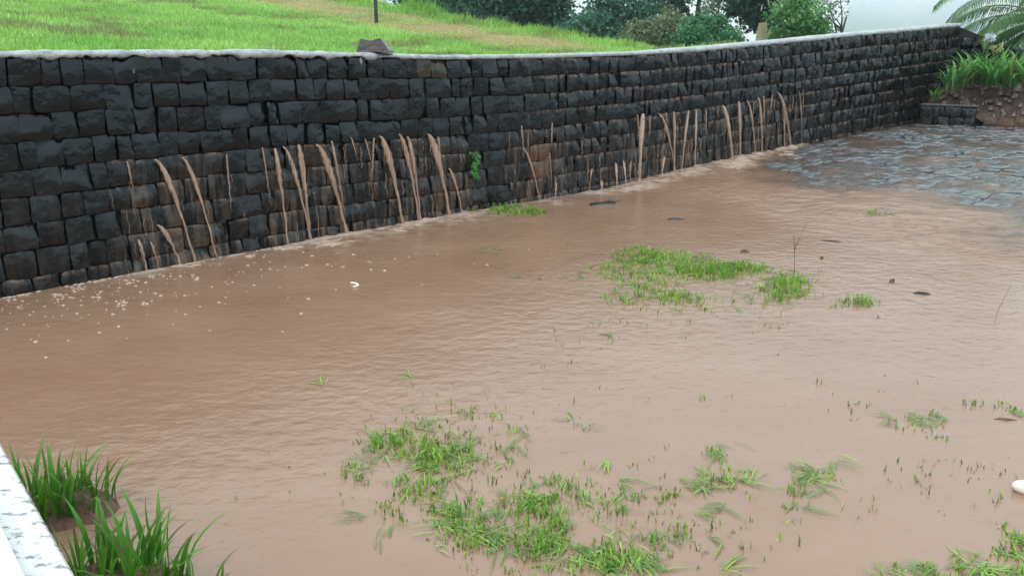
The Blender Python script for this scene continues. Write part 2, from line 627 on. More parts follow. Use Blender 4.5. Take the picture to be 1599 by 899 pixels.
vis, rest = [], []
for c in cob:
    s, m, ds, dm = c
    if upq(s, m) < -1.3 or random.random() < 0.08 + 0.5 * float(sstep(0.3, -1.2, upq(s, m))):
        continue
    p = wxy(s + ds / 2, -(m + dm / 2))
    u, v, d = project(np.array([p[0], p[1], float(gz(s))]))
    V, F, h = cobble(*c)
    seen = (-20 < u < 1640) and (0 < v < 920)
    covered = float(gz(s)) + h < float(wz(s, m)) + 0.004
    if seen and not covered:
        vis.append((ds * dm / d ** 3, V, F))
    elif seen or (u < 2200 and v < 900):
        rest.append((V, F))
vis.sort(key=lambda t: -t[0])
for k, (a, V, F) in enumerate(vis):
    if k < 295:
        link('cobble', mesh('cobble', V, polys=F, mat=M_COBBLE), paving)
    else:
        rest.append((V, F))
if rest:
    V, F = join(rest)
    link('cobbles', mesh('cobbles', V, polys=F, mat=M_COBBLE), paving, kind='stuff')

# ------------------------------------------------------------------ hill behind the wall
DROP0 = 8.7


def hz(s, n):
    s, n = np.asarray(s, float), np.asarray(n, float)
    k = np.clip(n - 0.3, 0, 40)
    z = ztop(np.clip(s, -4, 9.5)) - 0.05 + 0.1 * k + 0.0025 * np.clip(k, 0, 12) ** 2
    z = z + 0.10 * (fbm(s * 0.7, n * 0.7, 71) - 0.5) * sstep(0.4, 2, n) + 0.07 * (fbm(s * 2.2, n * 2.2, 72) - 0.5) * sstep(0.4, 2, n)
    ridge = DROP0 - 0.02 * n + 0.35 * (fbm(n * 0.6, n * 0 + 3, 73) - 0.5)
    dr = np.clip(s - ridge, 0, 60)
    z = z - np.minimum(0.26 * dr ** 1.15 * sstep(0.0, 1.2, n) , 2.4 + 0 * dr) * (1 + 0.06 * k * sstep(2, 12, dr))
    return np.maximum(z, 0.2)


def hill_hit(u, v):
    d = ray(u, v)
    for k in np.arange(6, 60, 0.05):
        s, n = to_sn(d[0] * k, d[1] * k)
        if n > 0.3 and CAMZ + d[2] * k < hz(s, n):
            return Vector((d[0] * k, d[1] * k, float(hz(s, n))))
    return None


def dryness(s, n):
    r = DROP0 - 0.02 * n + 0.35 * (fbm(n * 0.6, n * 0 + 3, 73) - 0.5)
    band = sstep(-2.6, -1.5, s - r) * sstep(-0.25, -0.7, s - r) * sstep(0.5, 1.6, n) * sstep(12, 8, n)
    return band * np.clip(0.75 + 1.6 * (fbm(s * 1.5, n * 1.5, 81) - 0.4), 0.1, 1)


def grass_col(s, n, k):
    """k: random 0..1 for each blade or vertex"""
    s, n, k = map(np.asarray, (s, n, k))
    g1, g2 = np.array([0.18, 0.40, 0.07]), np.array([0.38, 0.60, 0.155])
    t = np.clip(1.7 * (fbm(s * 0.8, n * 0.8, 91) - 0.3) * 0.7 + k * 0.5, 0, 1)[..., None]
    c = g1 * (1 - t) + g2 * t
    br = (sstep(0.52, 0.68, fbm(s * 1.3, n * 2.0, 92)) * 0.65)[..., None]
    c = c * (1 - br) + np.array([0.2, 0.19, 0.085]) * br
    d = dryness(s, n)[..., None]
    return c * (1 - d * 0.85) + np.array([0.52, 0.40, 0.2]) * d * 0.85


sv = np.concatenate([np.arange(-60, -6, 3.0), np.arange(-6, 14, 0.12), np.arange(14, 120, 3.0)])
nv = np.concatenate([np.arange(0.12, 14, 0.12), np.arange(14, 40, 1.0), np.arange(40, 180, 8)])
SS, NN = np.meshgrid(sv, nv)
xy = wxy(np.clip(SS, -60, 16), NN)
xy = xy + (SS - np.clip(SS, -60, 16))[..., None] * T
Zh = hz(SS, NN)
ny, nx = SS.shape
idx = np.arange(ny * nx).reshape(ny, nx)
Q = np.stack([idx[:-1, :-1], idx[:-1, 1:], idx[1:, 1:], idx[1:, :-1]], -1).reshape(-1, 4)
cc = grass_col(SS, NN, hsh(SS * 7, NN * 9, 3)).reshape(-1, 3) * 0.8
mg, n_, l_, p_ = new_mat('turf')
a_ = N(n_, 'ShaderNodeAttribute', attribute_name='col')
f_ = pos_noise(n_, l_, 14, 6)
l_.new(mixc(n_, l_, 1.0, a_.outputs['Color'], ramp(n_, l_, f_, [(0.3, 0.55), (0.7, 1.0)]), 'MULTIPLY'), p_.inputs['Base Color'])
p_.inputs['Roughness'].default_value = 0.8
p_.inputs['Specular IOR Level'].default_value = 0.2
bump(n_, l_, p_, pos_noise(n_, l_, 40, 5), 0.9, 0.04)
link('grassy_hill', mesh('grassy_hill', np.concatenate([xy, Zh[..., None]], -1), Q, mat=mg, smooth=True, attrs={'col': cc}), kind='structure', label='green grassy hill rising behind the black stone wall')


def blades(P, H, W, lean, az, col, bend=0.5, segs=2):
    """many grass blades at once: P (n,3) roots, H heights, W widths, lean 0..1, az heading"""
    n = len(P)
    dirh = np.stack([np.cos(az), np.sin(az), 0 * az], -1)
    fa = az + np.pi / 2 + rng.uniform(-0.8, 0.8, n)
    side = np.stack([np.cos(fa), np.sin(fa), 0 * fa], -1)
    V = []
    for k in range(segs + 1):
        t = k / segs
        out = lean * (t * (1 - bend) + bend * t * t)
        up = np.sqrt(np.clip(1 - (lean * t * 0.85) ** 2, 0.05, 1)) * t
        c = P + dirh * (H * out)[:, None] + np.array([0, 0, 1.0]) * (H * up)[:, None]
        wd = W * (1 - 0.35 * t) if k < segs else W * 0
        if k < segs:
            V += [c - side * (wd / 2)[:, None], c + side * (wd / 2)[:, None]]
        else:
            V += [c]
    m = 2 * segs + 1
    V = np.stack(V, 1).reshape(-1, 3)
    b = np.arange(n) * m
    q = [np.stack([b + 2 * k, b + 2 * k + 1, b + 2 * k + 3, b + 2 * k + 2], -1) for k in range(segs - 1)]
    t = np.stack([b + m - 3, b + m - 2, b + m - 1], -1)
    Cc = np.repeat(col, m, 0)
    return V, (np.concatenate(q) if q else np.zeros((0, 4), int)), t, Cc


def hill_blades():
    n = 150000
    s = rng.uniform(-4, 11.5, n)
    nn = 0.34 + 10.5 * rng.uniform(0, 1, n) ** 1.25
    nn = np.where((rng.uniform(0, 1, n) < 0.10) & (s > 3.4) & (s < 8.2), rng.uniform(0.12, 0.5, n), nn)
    xy = wxy(s, nn)
    z = np.where(nn < 0.38, np.maximum(hz(s, nn), ztop(s) + 0.003), hz(s, nn))
    u, v, d = project(np.stack([xy[:, 0], xy[:, 1], z], -1))
    ok = (u > -120) & (u < 1150) & (v > -60) & (v < 110)
    s, nn, xy, z = s[ok], nn[ok], xy[ok], z[ok]
    k = rng.uniform(0, 1, len(s))
    r = DROP0 - 0.02 * nn + 0.35 * (fbm(nn * 0.6, nn * 0 + 3, 73) - 0.5)
    edge = np.exp(-((s - r - 0.2) / 0.45) ** 2) * sstep(0.55, 2, nn) * np.clip(2.2 * (fbm(nn * 1.1, s * 0.3, 77) - 0.25), 0, 1)
    tuft = fbm(s * 3, nn * 3, 78)
    H = (0.028 + 0.05 * tuft) * (0.6 + 0.8 * rng.uniform(0, 1, len(s))) + 0.42 * edge * rng.uniform(0.3, 1, len(s))
    H = H * sstep(0.25, 0.6, nn + 0.25) * (1 - 0.6 * dryness(s, nn))
    W = 0.007 + 0.006 * rng.uniform(0, 1, len(s)) + 0.004 * edge
    col = grass_col(s, nn, k) * (0.85 + 0.5 * rng.uniform(0, 1, len(s)))[:, None]
    ed = np.clip(edge, 0, 1)[:, None]
    col = col * (1 - ed * 0.7) + np.array([0.15, 0.34, 0.06]) * ed * 0.7
    V, q, t, C = blades(np.stack([xy[:, 0], xy[:, 1], z - 0.005], -1), H, W, rng.uniform(0.1, 0.75, len(s)), rng.uniform(0, 6.28, len(s)), col)
    link('hill_grass', mesh('hill_grass', V, q, t, M_LEAF, attrs={'col': C}), kind='stuff', label='short bright green grass covering the hill behind the wall', cat='grass')


hill_blades()

# ------------------------------------------------------------------ the black stone wall
WB = wxy(6.5, 0)
wall = thing('stone_wall', (float(WB[0]), float(WB[1]), 0), 'long black basalt block wall with pale cement top, muddy water pouring out of it', 'wall')
WO = np.array([WB[0], WB[1], 0])
PITCH_Z = 0.2


def stone_mesh(cs, cz, w_, h_, tl, tr, mud_and_sheen, tint, ang, org, res=6, deep=0.09, bulge=1.0):
    """one hewn block: a split face cut by a few random planes, sides running back into the joint"""
    r = res
    a = np.linspace(-1, 1, r)
    A, B = np.meshgrid(a, a)
    jx = rng.uniform(-1, 1, 4) * 0.009
    jz = rng.uniform(-1, 1, 4) * 0.008
    lu, lv = (A + 1) / 2, (B + 1) / 2
    ox = (1 - lu) * (1 - lv) * jx[0] + lu * (1 - lv) * jx[1] + (1 - lu) * lv * jx[2] + lu * lv * jx[3]
    oz = (1 - lu) * (1 - lv) * jz[0] + lu * (1 - lv) * jz[1] + (1 - lu) * lv * jz[2] + lu * lv * jz[3]
    rad = np.maximum(np.abs(A), np.abs(B))
    cor = np.clip(np.abs(A) + np.abs(B) - 1.6, 0, 1) * rng.uniform(0.03, 0.2)
    lx = A * (w_ / 2) * (1 - cor) + ox
    lz = B * (h_ / 2) * (1 - cor) + oz + A * (tr - tl) / 2
    lx = lx + rng.uniform(-1, 1, A.shape) * 0.003
    lz = lz + rng.uniform(-1, 1, A.shape) * 0.003
    D = np.full(A.shape, 0.036) * bulge
    D = D + rng.uniform(-0.012, 0.010) * bulge
    for _ in range(random.choice([1, 2, 3, 4])):
        th = rng.uniform(0, 6.28)
        D = np.minimum(D, 0.038 * bulge + rng.uniform(-0.012, 0.012) - rng.uniform(0.002, 0.026) * (A * np.cos(th) + B * np.sin(th)))
    if random.random() < 0.5:      # face split so that it leans back and shows the sky
        D = np.minimum(D, 0.03 * bulge + rng.uniform(-0.006, 0.012) - rng.uniform(0.012, 0.042) * (B + rng.uniform(-0.6, 0.6) * A - rng.uniform(-0.4, 0.5)))
    D = D + rng.uniform(-1, 1, A.shape) * 0.002
    D = np.where(rad > 0.99, D - rng.uniform(0.001, 0.009, A.shape), D)
    D = np.maximum(D, -0.02)
    F3 = np.stack([lx, -D, lz], -1).reshape(-1, 3)       # local x along the wall, -y out of it
    ring = [(0, i) for i in range(r)] + [(i, r - 1) for i in range(1, r)] + [(r - 1, i) for i in range(r - 2, -1, -1)] + [(i, 0) for i in range(r - 2, 0, -1)]
    ri = [i * r + j for i, j in ring]
    back = F3[ri].copy()
    back[:, 1] = deep
    V = np.concatenate([F3, back])
    id_ = np.arange(r * r).reshape(r, r)
    q = np.stack([id_[:-1, :-1], id_[:-1, 1:], id_[1:, 1:], id_[1:, :-1]], -1).reshape(-1, 4)
    m = len(ri)
    sd_ = np.array([(ri[k], r * r + k, r * r + (k + 1) % m, ri[(k + 1) % m]) for k in range(m)])
    c, s_ = math.cos(ang), math.sin(ang)
    Wd = np.stack([V[:, 0] * c - V[:, 1] * s_, V[:, 0] * s_ + V[:, 1] * c, V[:, 2]], -1)
    mu_ = np.full(len(V), float(mud_and_sheen))
    if mud_and_sheen > 0.12:
        mu_[(r - 1) * r:r * r] = 1.0 + rng.uniform(0.05, 0.6, r) * min(1, mud_and_sheen * 1.6)  # top edge: silt plus a wet ledge sheen painted into the colour
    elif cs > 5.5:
        mu_[(r - 1) * r:r * r] = 1.0 + rng.uniform(0.0, 0.4, r) * float(sstep(5.5, 8, cs))  # pale ledge sheen painted into the top edge colour
    return Wd, np.concatenate([q, sd_]), mu_, np.tile(tint, (len(V), 1))


def stone_tint(s, k):
    b = np.array([0.0032, 0.0048, 0.0068]) * rng.uniform(0.5, 1.8)
    x = random.random()
    if x < 0.10:
        b = b * np.array([1.7, 1.15, 1.1])
    elif x < 0.16:
        b = b * np.array([1.0, 1.3, 1.05])
    if s > 6:
        b = b * (1 + 0.35 * sstep(6, 11, s)) * np.array([1.12, 1.0, 0.95])
    return b


stones = []
for k in range(10):
    s = S0 + random.uniform(-0.1, 0.1)
    while s < S1 - 0.06:
        w_ = random.choice([random.uniform(0.11, 0.16), random.uniform(0.16, 0.22), random.uniform(0.16, 0.22), random.uniform(0.2, 0.25)])
        w_ *= 1.06 - 0.28 * float(sstep(4.5, 9.5, s))
        if s + w_ > S1 - 0.08:
            w_ = S1 - s
        stones.append((k, s, w_))
        s += w_


def course_z(k, s):
    """joint line above course k"""
    s = np.asarray(s, float)
    wig = (1 - 0.55 * sstep(5, 9, s)) * 0.012 * (2 * vnoise(s * 1.1, s * 0 + k * 3.7, 15) - 1) + 0.004 * (2 * vnoise(s * 4, s * 0 + k * 5.1, 16) - 1)
    return ztop(s) - 0.035 - k * PITCH_Z + (wig if k else 0.4 * wig)


built = []
for (k, s, w_) in stones:
    sc = s + w_ / 2
    za, zb = float(course_z(k, sc)), float(course_z(k + 1, sc))
    if za < float(gz(sc)) - 0.12:
        continue
    tl, tr = float(course_z(k, s)), float(course_z(k, s + w_))
    p = wxy(sc, 0)
    d = wxy(sc + 0.02, 0) - wxy(sc - 0.02, 0)
    ang = math.atan2(d[1], d[0])
    wet = float(sstep(3.7, 4.3, k) * (0.55 + 0.45 * sstep(6.5, 8, k)))
    zone = max(float(sstep(0.8, 1.1, sc) * sstep(2.0, 1.7, sc)), float(sstep(2.1, 2.4, sc) * sstep(5.0, 4.6, sc)),
               0.8 * float(sstep(5.3, 5.6, sc) * sstep(6.6, 6.2, sc)), float(sstep(7.0, 7.5, sc) * sstep(11.6, 11.2, sc)))
    mud_and_sheen = wet * (0.14 + 0.6 * zone)
    tint = stone_tint(sc, k)
    u0, v0, d0 = project(np.array([p[0], p[1], (za + zb) / 2]))
    if abs(u0 - 845) < 13 and 220 < v0 < 285:
        tint = np.array([0.12, 0.055, 0.028])
    if 620 < u0 < 700 and k == 0:
        tint = np.array([0.05, 0.04, 0.02]) if random.random() < .6 else tint
    gap = random.uniform(0.004, 0.009)
    built.append((d0 if -30 < u0 < 1640 else 99, (sc, (za + zb) / 2, w_ - gap, (za - zb) - random.uniform(0.003, 0.009), tl, tr, mud_and_sheen, tint, ang, p)))
built.sort(key=lambda t: t[0])
rV, rQ, rM, rT, o_ = [], [], [], [], 0
for i, (d0, a) in enumerate(built):
    near = i < 298
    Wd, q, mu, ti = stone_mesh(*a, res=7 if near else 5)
    cen = np.array([a[9][0], a[9][1], a[1]])
    if near:
        me = mesh('stone', Wd, q, mat=M_BASALT, smooth=True, attrs={'mud_and_sheen': mu, 'tint': ti})
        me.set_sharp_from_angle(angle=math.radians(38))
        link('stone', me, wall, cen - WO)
    else:
        rV.append(Wd + cen - WO)
        rQ.append(q + o_)
        rM.append(mu)
        rT.append(ti)
        o_ += len(Wd)
me = mesh('far_stones', np.concatenate(rV), np.concatenate(rQ), mat=M_BASALT, smooth=True, attrs={'mud_and_sheen': np.concatenate(rM), 'tint': np.concatenate(rT)})
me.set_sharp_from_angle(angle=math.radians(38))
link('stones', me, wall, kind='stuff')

# the core behind the blocks and the cement on top
sv = np.arange(S0 - 0.1, S1 + 0.01, 0.1)
V, F = [], []
for s in sv:
    a, b = wxy(s, 0.03), wxy(s, 0.36)
    zt = float(ztop(s)) - 0.05
    V += [(a[0], a[1], -0.3), (a[0], a[1], zt), (b[0], b[1], zt), (b[0], b[1], -0.3)]
for i in range(len(sv) - 1):
    for k in range(4):
        F.append((i * 4 + k, i * 4 + (k + 1) % 4, i * 4 + 4 + (k + 1) % 4, i * 4 + 4 + k))
F += [(0, 3, 2, 1), tuple(len(V) - 4 + k for k in range(4))]
link('mortar_core', mesh('mortar_core', np.array(V) - WO, polys=F, mat=M_MORTAR), wall)

sv = np.arange(S0, S1 + 0.001, 0.03)
V, F = [], []
rr = 7
for s in sv:
    left = float(sstep(4.2, 3.4, s))
    right = float(sstep(7.5, 9.0, s))
    n1 = float(fbm(s * 2.3, 0.5, 101)) - 0.45
    n2 = float(fbm(s * 9, 1.5, 102)) - 0.5
    n3 = random.uniform(-1, 1)
    th = 0.008 + left * (0.0 + 0.08 * n1 + 0.09 * n2 + 0.010 * n3) + right * (0.008 + 0.04 * n2 + 0.008 * n3)
    th = max(th, -0.012)
    ov = 0.03 + left * (0.012 + 0.045 * n2 + 0.005 * n3) + right * (0.008 + 0.02 * n2 + 0.004 * n3)
    up = 0.03 * left * (n1 + 0.2) + 0.012 * right * (1 + n1) + 0.02 * n2 * (left + .5 * right) + 0.003 * n3
    zt = float(ztop(s))
    prof = [(-0.004, zt - 0.035 - th), (-ov * 0.9, zt - 0.035 - th * 0.7), (-ov, zt - 0.018), (-ov * 0.5, zt + up * .7 + 0.002), (0.1, zt + up + 0.006), (0.3, zt + up - 0.002), (0.36, zt - 0.08)]
    for nn_, z in prof:
        p = wxy(s, nn_)
        V.append((p[0], p[1], z))
for i in range(len(sv) - 1):
    for k in range(rr - 1):
        F.append((i * rr + k, i * rr + k + 1, i * rr + rr + k + 1, i * rr + rr + k))
F += [tuple(range(rr)), tuple(len(V) - 1 - k for k in range(rr))]
link('cement_coping', mesh('cement_coping', np.array(V) - WO, polys=F, mat=M_CEMENT, smooth=True), wall)
# cement that ran down into the joints of the top course
for u, v, hh, ww in ((206, 110, 0.10, 0.014), (561, 98, 0.12, 0.022)):
    s, z = wall_hit(u, v)
    V, F = [], []
    for k in range(14):
        t = 2 * math.pi * k / 14
        q = random.uniform(0.6, 1.25)
        p = wxy(s + ww * q * math.cos(t) * (1 + 0.5 * math.sin(t)), -0.012 - 0.012 * random.random())
        V.append((p[0] - WO[0], p[1] - WO[1], z + hh * 0.55 * q * math.sin(t)))
    for k in range(14):
        c_ = np.array(V[k]) * 0.5 + np.array([*(wxy(s, -0.05) - WO[:2]), z]) * 0.5
        V.append(tuple(c_ + rng.uniform(-.004, .004, 3)))
    F = [(k, (k + 1) % 14, 14 + (k + 1) % 14, 14 + k) for k in range(14)] + [tuple(range(14, 28))]
    link('cement_smear', mesh('cement_smear', V, polys=F, mat=M_CEMENT, smooth=True), wall)

# return wall beyond the corner, its top stepping down to the right
CR = wxy(S1, 0.0)
rdir = np.array([0.97, -0.24])
rwall = thing('return_wall', (float(CR[0]), float(CR[1]), 0.5), 'short dark wall sloping down behind the lilies at the far corner', 'wall')
RO = np.array([CR[0], CR[1], 0.5])
ang = math.atan2(rdir[1], rdir[0])
for k in range(8):
    d = 0.06
    while d < 3.2:
        w_ = random.uniform(0.15, 0.28)
        zc = 2.17 - 0.1 - k * 0.2
        lim = 2.22 - 0.42 * (d + w_ * 0.4)
        if zc + 0.1 < lim:
            Wd, q, mu, ti = stone_mesh(0, 0, w_ - 0.01, 0.19, 0, 0, 0.0, stone_tint(12, k), ang, RO, res=4)
            cen = np.array([CR[0] + rdir[0] * (d + w_ / 2), CR[1] + rdir[1] * (d + w_ / 2), zc])
            link('stone', mesh('stone', Wd, q, mat=M_BASALT, smooth=False, attrs={'mud_and_sheen': mu, 'tint': ti}), rwall, cen - RO)
        d += w_
V = []
for dd, zt in ((0.0, 2.16), (3.2, 0.85)):
    p = CR + rdir * dd
    q = p + np.array([0.24, 0.97]) * 0.3
    p = p + np.array([0.24, 0.97]) * 0.012
    V += [(p[0], p[1], 0), (p[0], p[1], zt), (q[0], q[1], zt), (q[0], q[1], 0)]
F = [(0, 1, 2, 3), (7, 6, 5, 4)] + [(k, k + 4, (k + 1) % 4 + 4, (k + 1) % 4) for k in range(4)]
link('mortar_core', mesh('mortar_core', np.array(V) - RO, polys=F, mat=M_MORTAR), rwall)

# ------------------------------------------------------------------ muddy water jets
ORD = ['first', 'second', 'third', 'fourth', 'fifth', 'sixth', 'seventh', 'eighth', 'ninth', 'tenth', 'eleventh', 'twelfth', 'thirteenth', 'fourteenth', 'fifteenth', 'sixteenth', 'seventeenth', 'eighteenth', 'nineteenth', 'twentieth']
def jet(u0, v0, u1, v1, wpx, lands, label, group):
    s0, z0 = wall_hit(u0, v0)
    a = wxy(s0, -0.035)
    P0 = Vector((a[0], a[1], z0))
    if lands:
        P1 = water_at(u1, v1)
        s1, n1 = to_sn(P1.x, P1.y)
        n1 = min(float(n1), -0.05)
        q = wxy(float(s1), max(n1, -0.55))
        P1 = Vector((q[0], q[1], P1.z - 0.01))
    else:
        s1, z1 = wall_hit(u1, v1)
        q = wxy(s1, -0.048)
        P1 = Vector((q[0], q[1], z1))
    dist = (P0.x ** 2 + P0.y ** 2) ** 0.5
    wm_ = wpx / FPX * dist * 0.98
    n, sides = 22, 10
    tang = Vector((T[0], T[1], 0))
    outv = Vector((-NB[0], -NB[1], 0))
    pts = []
    for k in range(n):
        t = k / (n - 1)
        h = P0.lerp(P1, t ** 0.85)
        # out of the hole, then falling
        z = P0.z + (P1.z - P0.z) * (t ** (1.35 if lands else 1.0))
        pt = Vector((h.x, h.y, z))
        pt += tang * 0.006 * math.sin(k * 1.3 + u0) * t
        pts.append(pt)
    V, cov = [], []
    for k, pt in enumerate(pts):
        t = k / (n - 1)
        if lands:
            wd = wm_ * (0.35 + 0.75 * math.sin(min(t / 0.36, 1) * math.pi / 2) - 0.68 * float(sstep(0.3, 0.7, t)) + 0.25 * float(sstep(0.9, 1, t)))
        else:
            wd = wm_ * (0.45 + 0.6 * math.sin(min(t / 0.25, 1) * math.pi / 2) - 0.85 * t)
        wd = max(wd, 0.006) * (1 + 0.16 * math.sin(k * 2.7 + u0 * 0.7)) * random.uniform(0.93, 1.07)
        thk = min(wd * 0.5, 0.028)
        for j in range(sides):
            an = 2 * math.pi * j / sides
            cov.append((1.0 - 0.85 * abs(math.cos(an)) ** 2.5) * (1.0 - (0.3 if lands else 0.75) * t))
            V.append(pt + tang * (math.cos(an) * wd / 2) + outv * (math.sin(an) * thk / 2 + 0.002 * math.sin(3 * an + k * 0.4)))
    F = []
    for k in range(n - 1):
        for j in range(sides):
            j2 = (j + 1) % sides
            F.append((k * sides + j, k * sides + j2, (k + 1) * sides + j2, (k + 1) * sides + j))
    F += [tuple(range(sides))[::-1], tuple((n - 1) * sides + j for j in range(sides))]
    V = [v - P0 for v in V]
    link('water_jet' if lands else 'water_trickle', mesh('water_jet', V, polys=F, mat=M_JET, smooth=True, attrs={'cover': np.array(cov)}), None, P0, label, 'water jet' if lands else 'trickle', group)


for grp, where in ((JETS_A, 'in the leftmost cluster'), (JETS_B, 'in the cluster left of the ivy'), (JETS_C, 'in the group right of the ivy'),
                   (JETS_D, 'in the cluster right of mid-wall'), (JETS_E, 'in the rightmost cluster')):
    for kind in (1, 0):
        sub = sorted([j for j in grp if j[5] == kind])
        for i, j in enumerate(sub):
            nm = 'muddy jet reaching the ground' if kind else 'thin trickle ending on stones'
            jet(*j, '%s %s from the left, %s' % (ORD[i], nm, where), 'muddy water spouts of the wall')

# silt trickles clinging to the stones under the spouts: too many and too thin to count
tV, tF = [], []
for (sa, sb, n, k0, k1) in ((0.85, 1.25, 46, 4.3, 7.6), (1.25, 2.0, 26, 5.2, 7.9), (2.25, 3.2, 40, 4.1, 7.6), (3.2, 4.7, 95, 4.1, 7.7), (5.25, 6.1, 55, 4.2, 7.6), (6.1, 7.4, 34, 5.0, 7.8), (7.4, 9.3, 90, 4.0, 7.6), (9.3, 11.4, 95, 4.0, 7.6)):
    for _ in range(int(n * 0.3)):
        s = random.uniform(sa, sb)
        k = random.choice([math.floor(random.uniform(k0, k1)), random.uniform(k0, k1)])
        za = float(course_z(k, s)) - random.uniform(0.005, 0.02)
        L = random.choice([random.uniform(0.03, 0.1), random.uniform(0.08, 0.2), random.uniform(0.15, 0.4)])
        zb_ = max(za - L, float(gz(s)) - 0.02)
        if za - zb_ < 0.02:
            continue
        wd = random.uniform(0.002, 0.0055) * (1 + 0.05 * s)
        m = 7
        o = len(tV)
        for i in range(m):
            t = i / (m - 1)
            ss_ = s + 0.006 * math.sin(i * 1.7 + s * 40) + 0.01 * t
            wv = wd * (0.6 + 0.8 * math.sin(t * 2.6) + random.uniform(-.2, .2)) * (1 - 0.6 * t)
            z = za + (zb_ - za) * t
            for q_, out in ((-1, -0.034), (0, -0.05), (1, -0.034)):
                pq = wxy(ss_ + q_ * wv / 2, out - 0.006 * random.random())
                tV.append((pq[0], pq[1], z))
        for i in range(m - 1):
            for j in range(2):
                b_ = o + i * 3 + j
                tF.append((b_, b_ + 1, b_ + 4, b_ + 3))
link('silt_trickles', mesh('silt_trickles', tV, tF, None, M_JET, smooth=True, attrs={'cover': np.tile([0.25, 0.7, 0.25], len(tV) // 3)}), kind='stuff', label='many thin silt trickles running over the lower stones of the wall', cat='trickles')

# ------------------------------------------------------------------ foam and bubbles
M_FOAM = simple('foam', (0.36, 0.25, 0.18), (0.50, 0.40, 0.33), 0.3, 30, 0.4, 0.004)


def foam_mass():
    V, T3 = [], []
    o = 0

    def blob(x, y, z, rx, ry, h, a):
        nonlocal o
        c, s_ = math.cos(a), math.sin(a)
        k = 8
        ring = []
        for rr_, hh in ((1.0, -0.004), (0.72, 0.6 * h)):
            for j in range(k):
                t = 2 * math.pi * j / k
                q = rr_ * random.uniform(0.82, 1.15)
                px, py = q * rx * math.cos(t), q * ry * math.sin(t)
                V.append((x + px * c - py * s_, y + px * s_ + py * c, z + hh))
        V.append((x, y, z + h))
        for j in range(k):
            j2 = (j + 1) % k
            T3.extend([(o + j, o + j2, o + k + j2), (o + j, o + k + j2, o + k + j), (o + k + j, o + k + j2, o + 2 * k)])
        o += 2 * k + 1

    # froth along the foot of the wall and in churned fans under the spouts
    for _ in range(700):
        s = random.uniform(-0.5, 5.4)
        den = 0.2 + float(sstep(2.2, 2.6, s)) * 0.8
        if random.random() > den:
            continue
        m = 0.045 + abs(random.gauss(0, 0.02))
        p = wxy(s, -m)
        L = random.uniform(0.008, 0.032)
        blob(p[0], p[1], float(wz(s, m)) + 0.004, L, random.uniform(0.004, 0.010), 0.005, math.atan2(T[1], T[0]) + random.uniform(-.3, .3))
    for (u, v, ru, rv, n) in ((440, 385, 45, 9, 14), (590, 357, 65, 12, 26), (515, 378, 40, 9, 14), (700, 338, 45, 9, 18), (635, 350, 40, 9, 16), (1150, 258, 22, 6, 10), (1225, 240, 14, 4, 6), (270, 413, 45, 8, 12), (350, 398, 40, 7, 8)):
        for _ in range(n):
            u0, v0 = u + random.gauss(0, .45) * ru, v + random.gauss(0, .4) * rv
            Lp = random.uniform(8, 34)
            sl, cu = random.uniform(-0.32, 0.22), random.uniform(-0.010, 0.010)
            row, m = [], 11
            for i in range(m):
                x = (i / (m - 1) - 0.5) * Lp
                row.append(water_at(u0 + x, v0 + sl * x + cu * x * x))
            if any(to_sn(q.x, q.y)[1] > -0.06 for q in row):
                continue
            wd = random.uniform(0.003, 0.010)
            for i, q in enumerate(row):
                a_, b_ = row[max(i - 1, 0)], row[min(i + 1, m - 1)]
                sd_ = Vector((-(b_.y - a_.y), b_.x - a_.x, 0)).normalized()
                ww = wd * math.sin(math.pi * (i + 0.4) / m) * random.uniform(0.45, 1.3)
                zz = q.z + 0.012
                V.extend([tuple(q - sd_ * ww + Vector((0, 0, .001))), (q.x, q.y, zz), tuple(q + sd_ * ww + Vector((0, 0, .001)))])
            for i in range(m - 1):
                for jj in range(2):
                    b0 = o + i * 3 + jj
                    T3.extend([(b0, b0 + 3, b0 + 4), (b0, b0 + 4, b0 + 1)])
            o += m * 3
    for J in JETS_A + JETS_B + JETS_C + JETS_D + JETS_E:
        if J[5]:
            f_ = water_at(J[2], J[3])
            for _ in range(10 + 2 * J[4]):
                r = abs(random.gauss(0, 0.07))
                t = random.uniform(0, 6.28)
                x, y = f_.x + r * math.cos(t), f_.y + r * math.sin(t)
                if to_sn(x, y)[1] > -0.05:
                    continue
                q = random.uniform(0.002, 0.006)
                blob(x, y, f_.z + abs(random.gauss(0, 0.025)) * math.exp(-r / 0.08) + 0.004, q, q, q * 1.6, 0)
    # loose flecks and bubbles drifting on the pool
    for _ in range(1500):
        u, v = random.uniform(-20, 780), random.uniform(385, 560)
        w_ = math.exp(-((v - (455 - 0.17 * u)) / 55) ** 2) * (1 if u < 450 else 0.6)
        if random.random() > w_ * 0.8:
            continue
        pp = water_at(u, v)
        s, nn = to_sn(pp.x, pp.y)
        if nn > -0.06:
            continue
        r = random.choice([0.004, 0.006, 0.007, 0.009, 0.013])
        blob(pp.x, pp.y, pp.z + 0.001, r * random.uniform(1, 1.7), r, r * 0.6, random.uniform(0, 3))
    for (u, v, n, L) in ((100, 463, 14, 30), (122, 452, 12, 18), (205, 440, 12, 22), (245, 432, 12, 22), (305, 433, 10, 10), (150, 462, 10, 12), (190, 474, 8, 14)):
        for _ in range(n):
            pp = water_at(u + random.uniform(-1, 1) * L * .6, v + random.uniform(-1, 1) * 4)
            blob(pp.x, pp.y, pp.z, random.uniform(0.008, 0.02), random.uniform(0.007, 0.012), 0.008, random.uniform(0, 3))
    link('foam', mesh('foam', V, None, T3, M_FOAM, smooth=True), kind='stuff', label='white froth and bubbles floating along the foot of the wall', cat='foam')


foam_mass()

# ------------------------------------------------------------------ grass standing in the flood
G_A, G_B = np.array([0.095, 0.29, 0.03]), np.array([0.36, 0.56, 0.08])


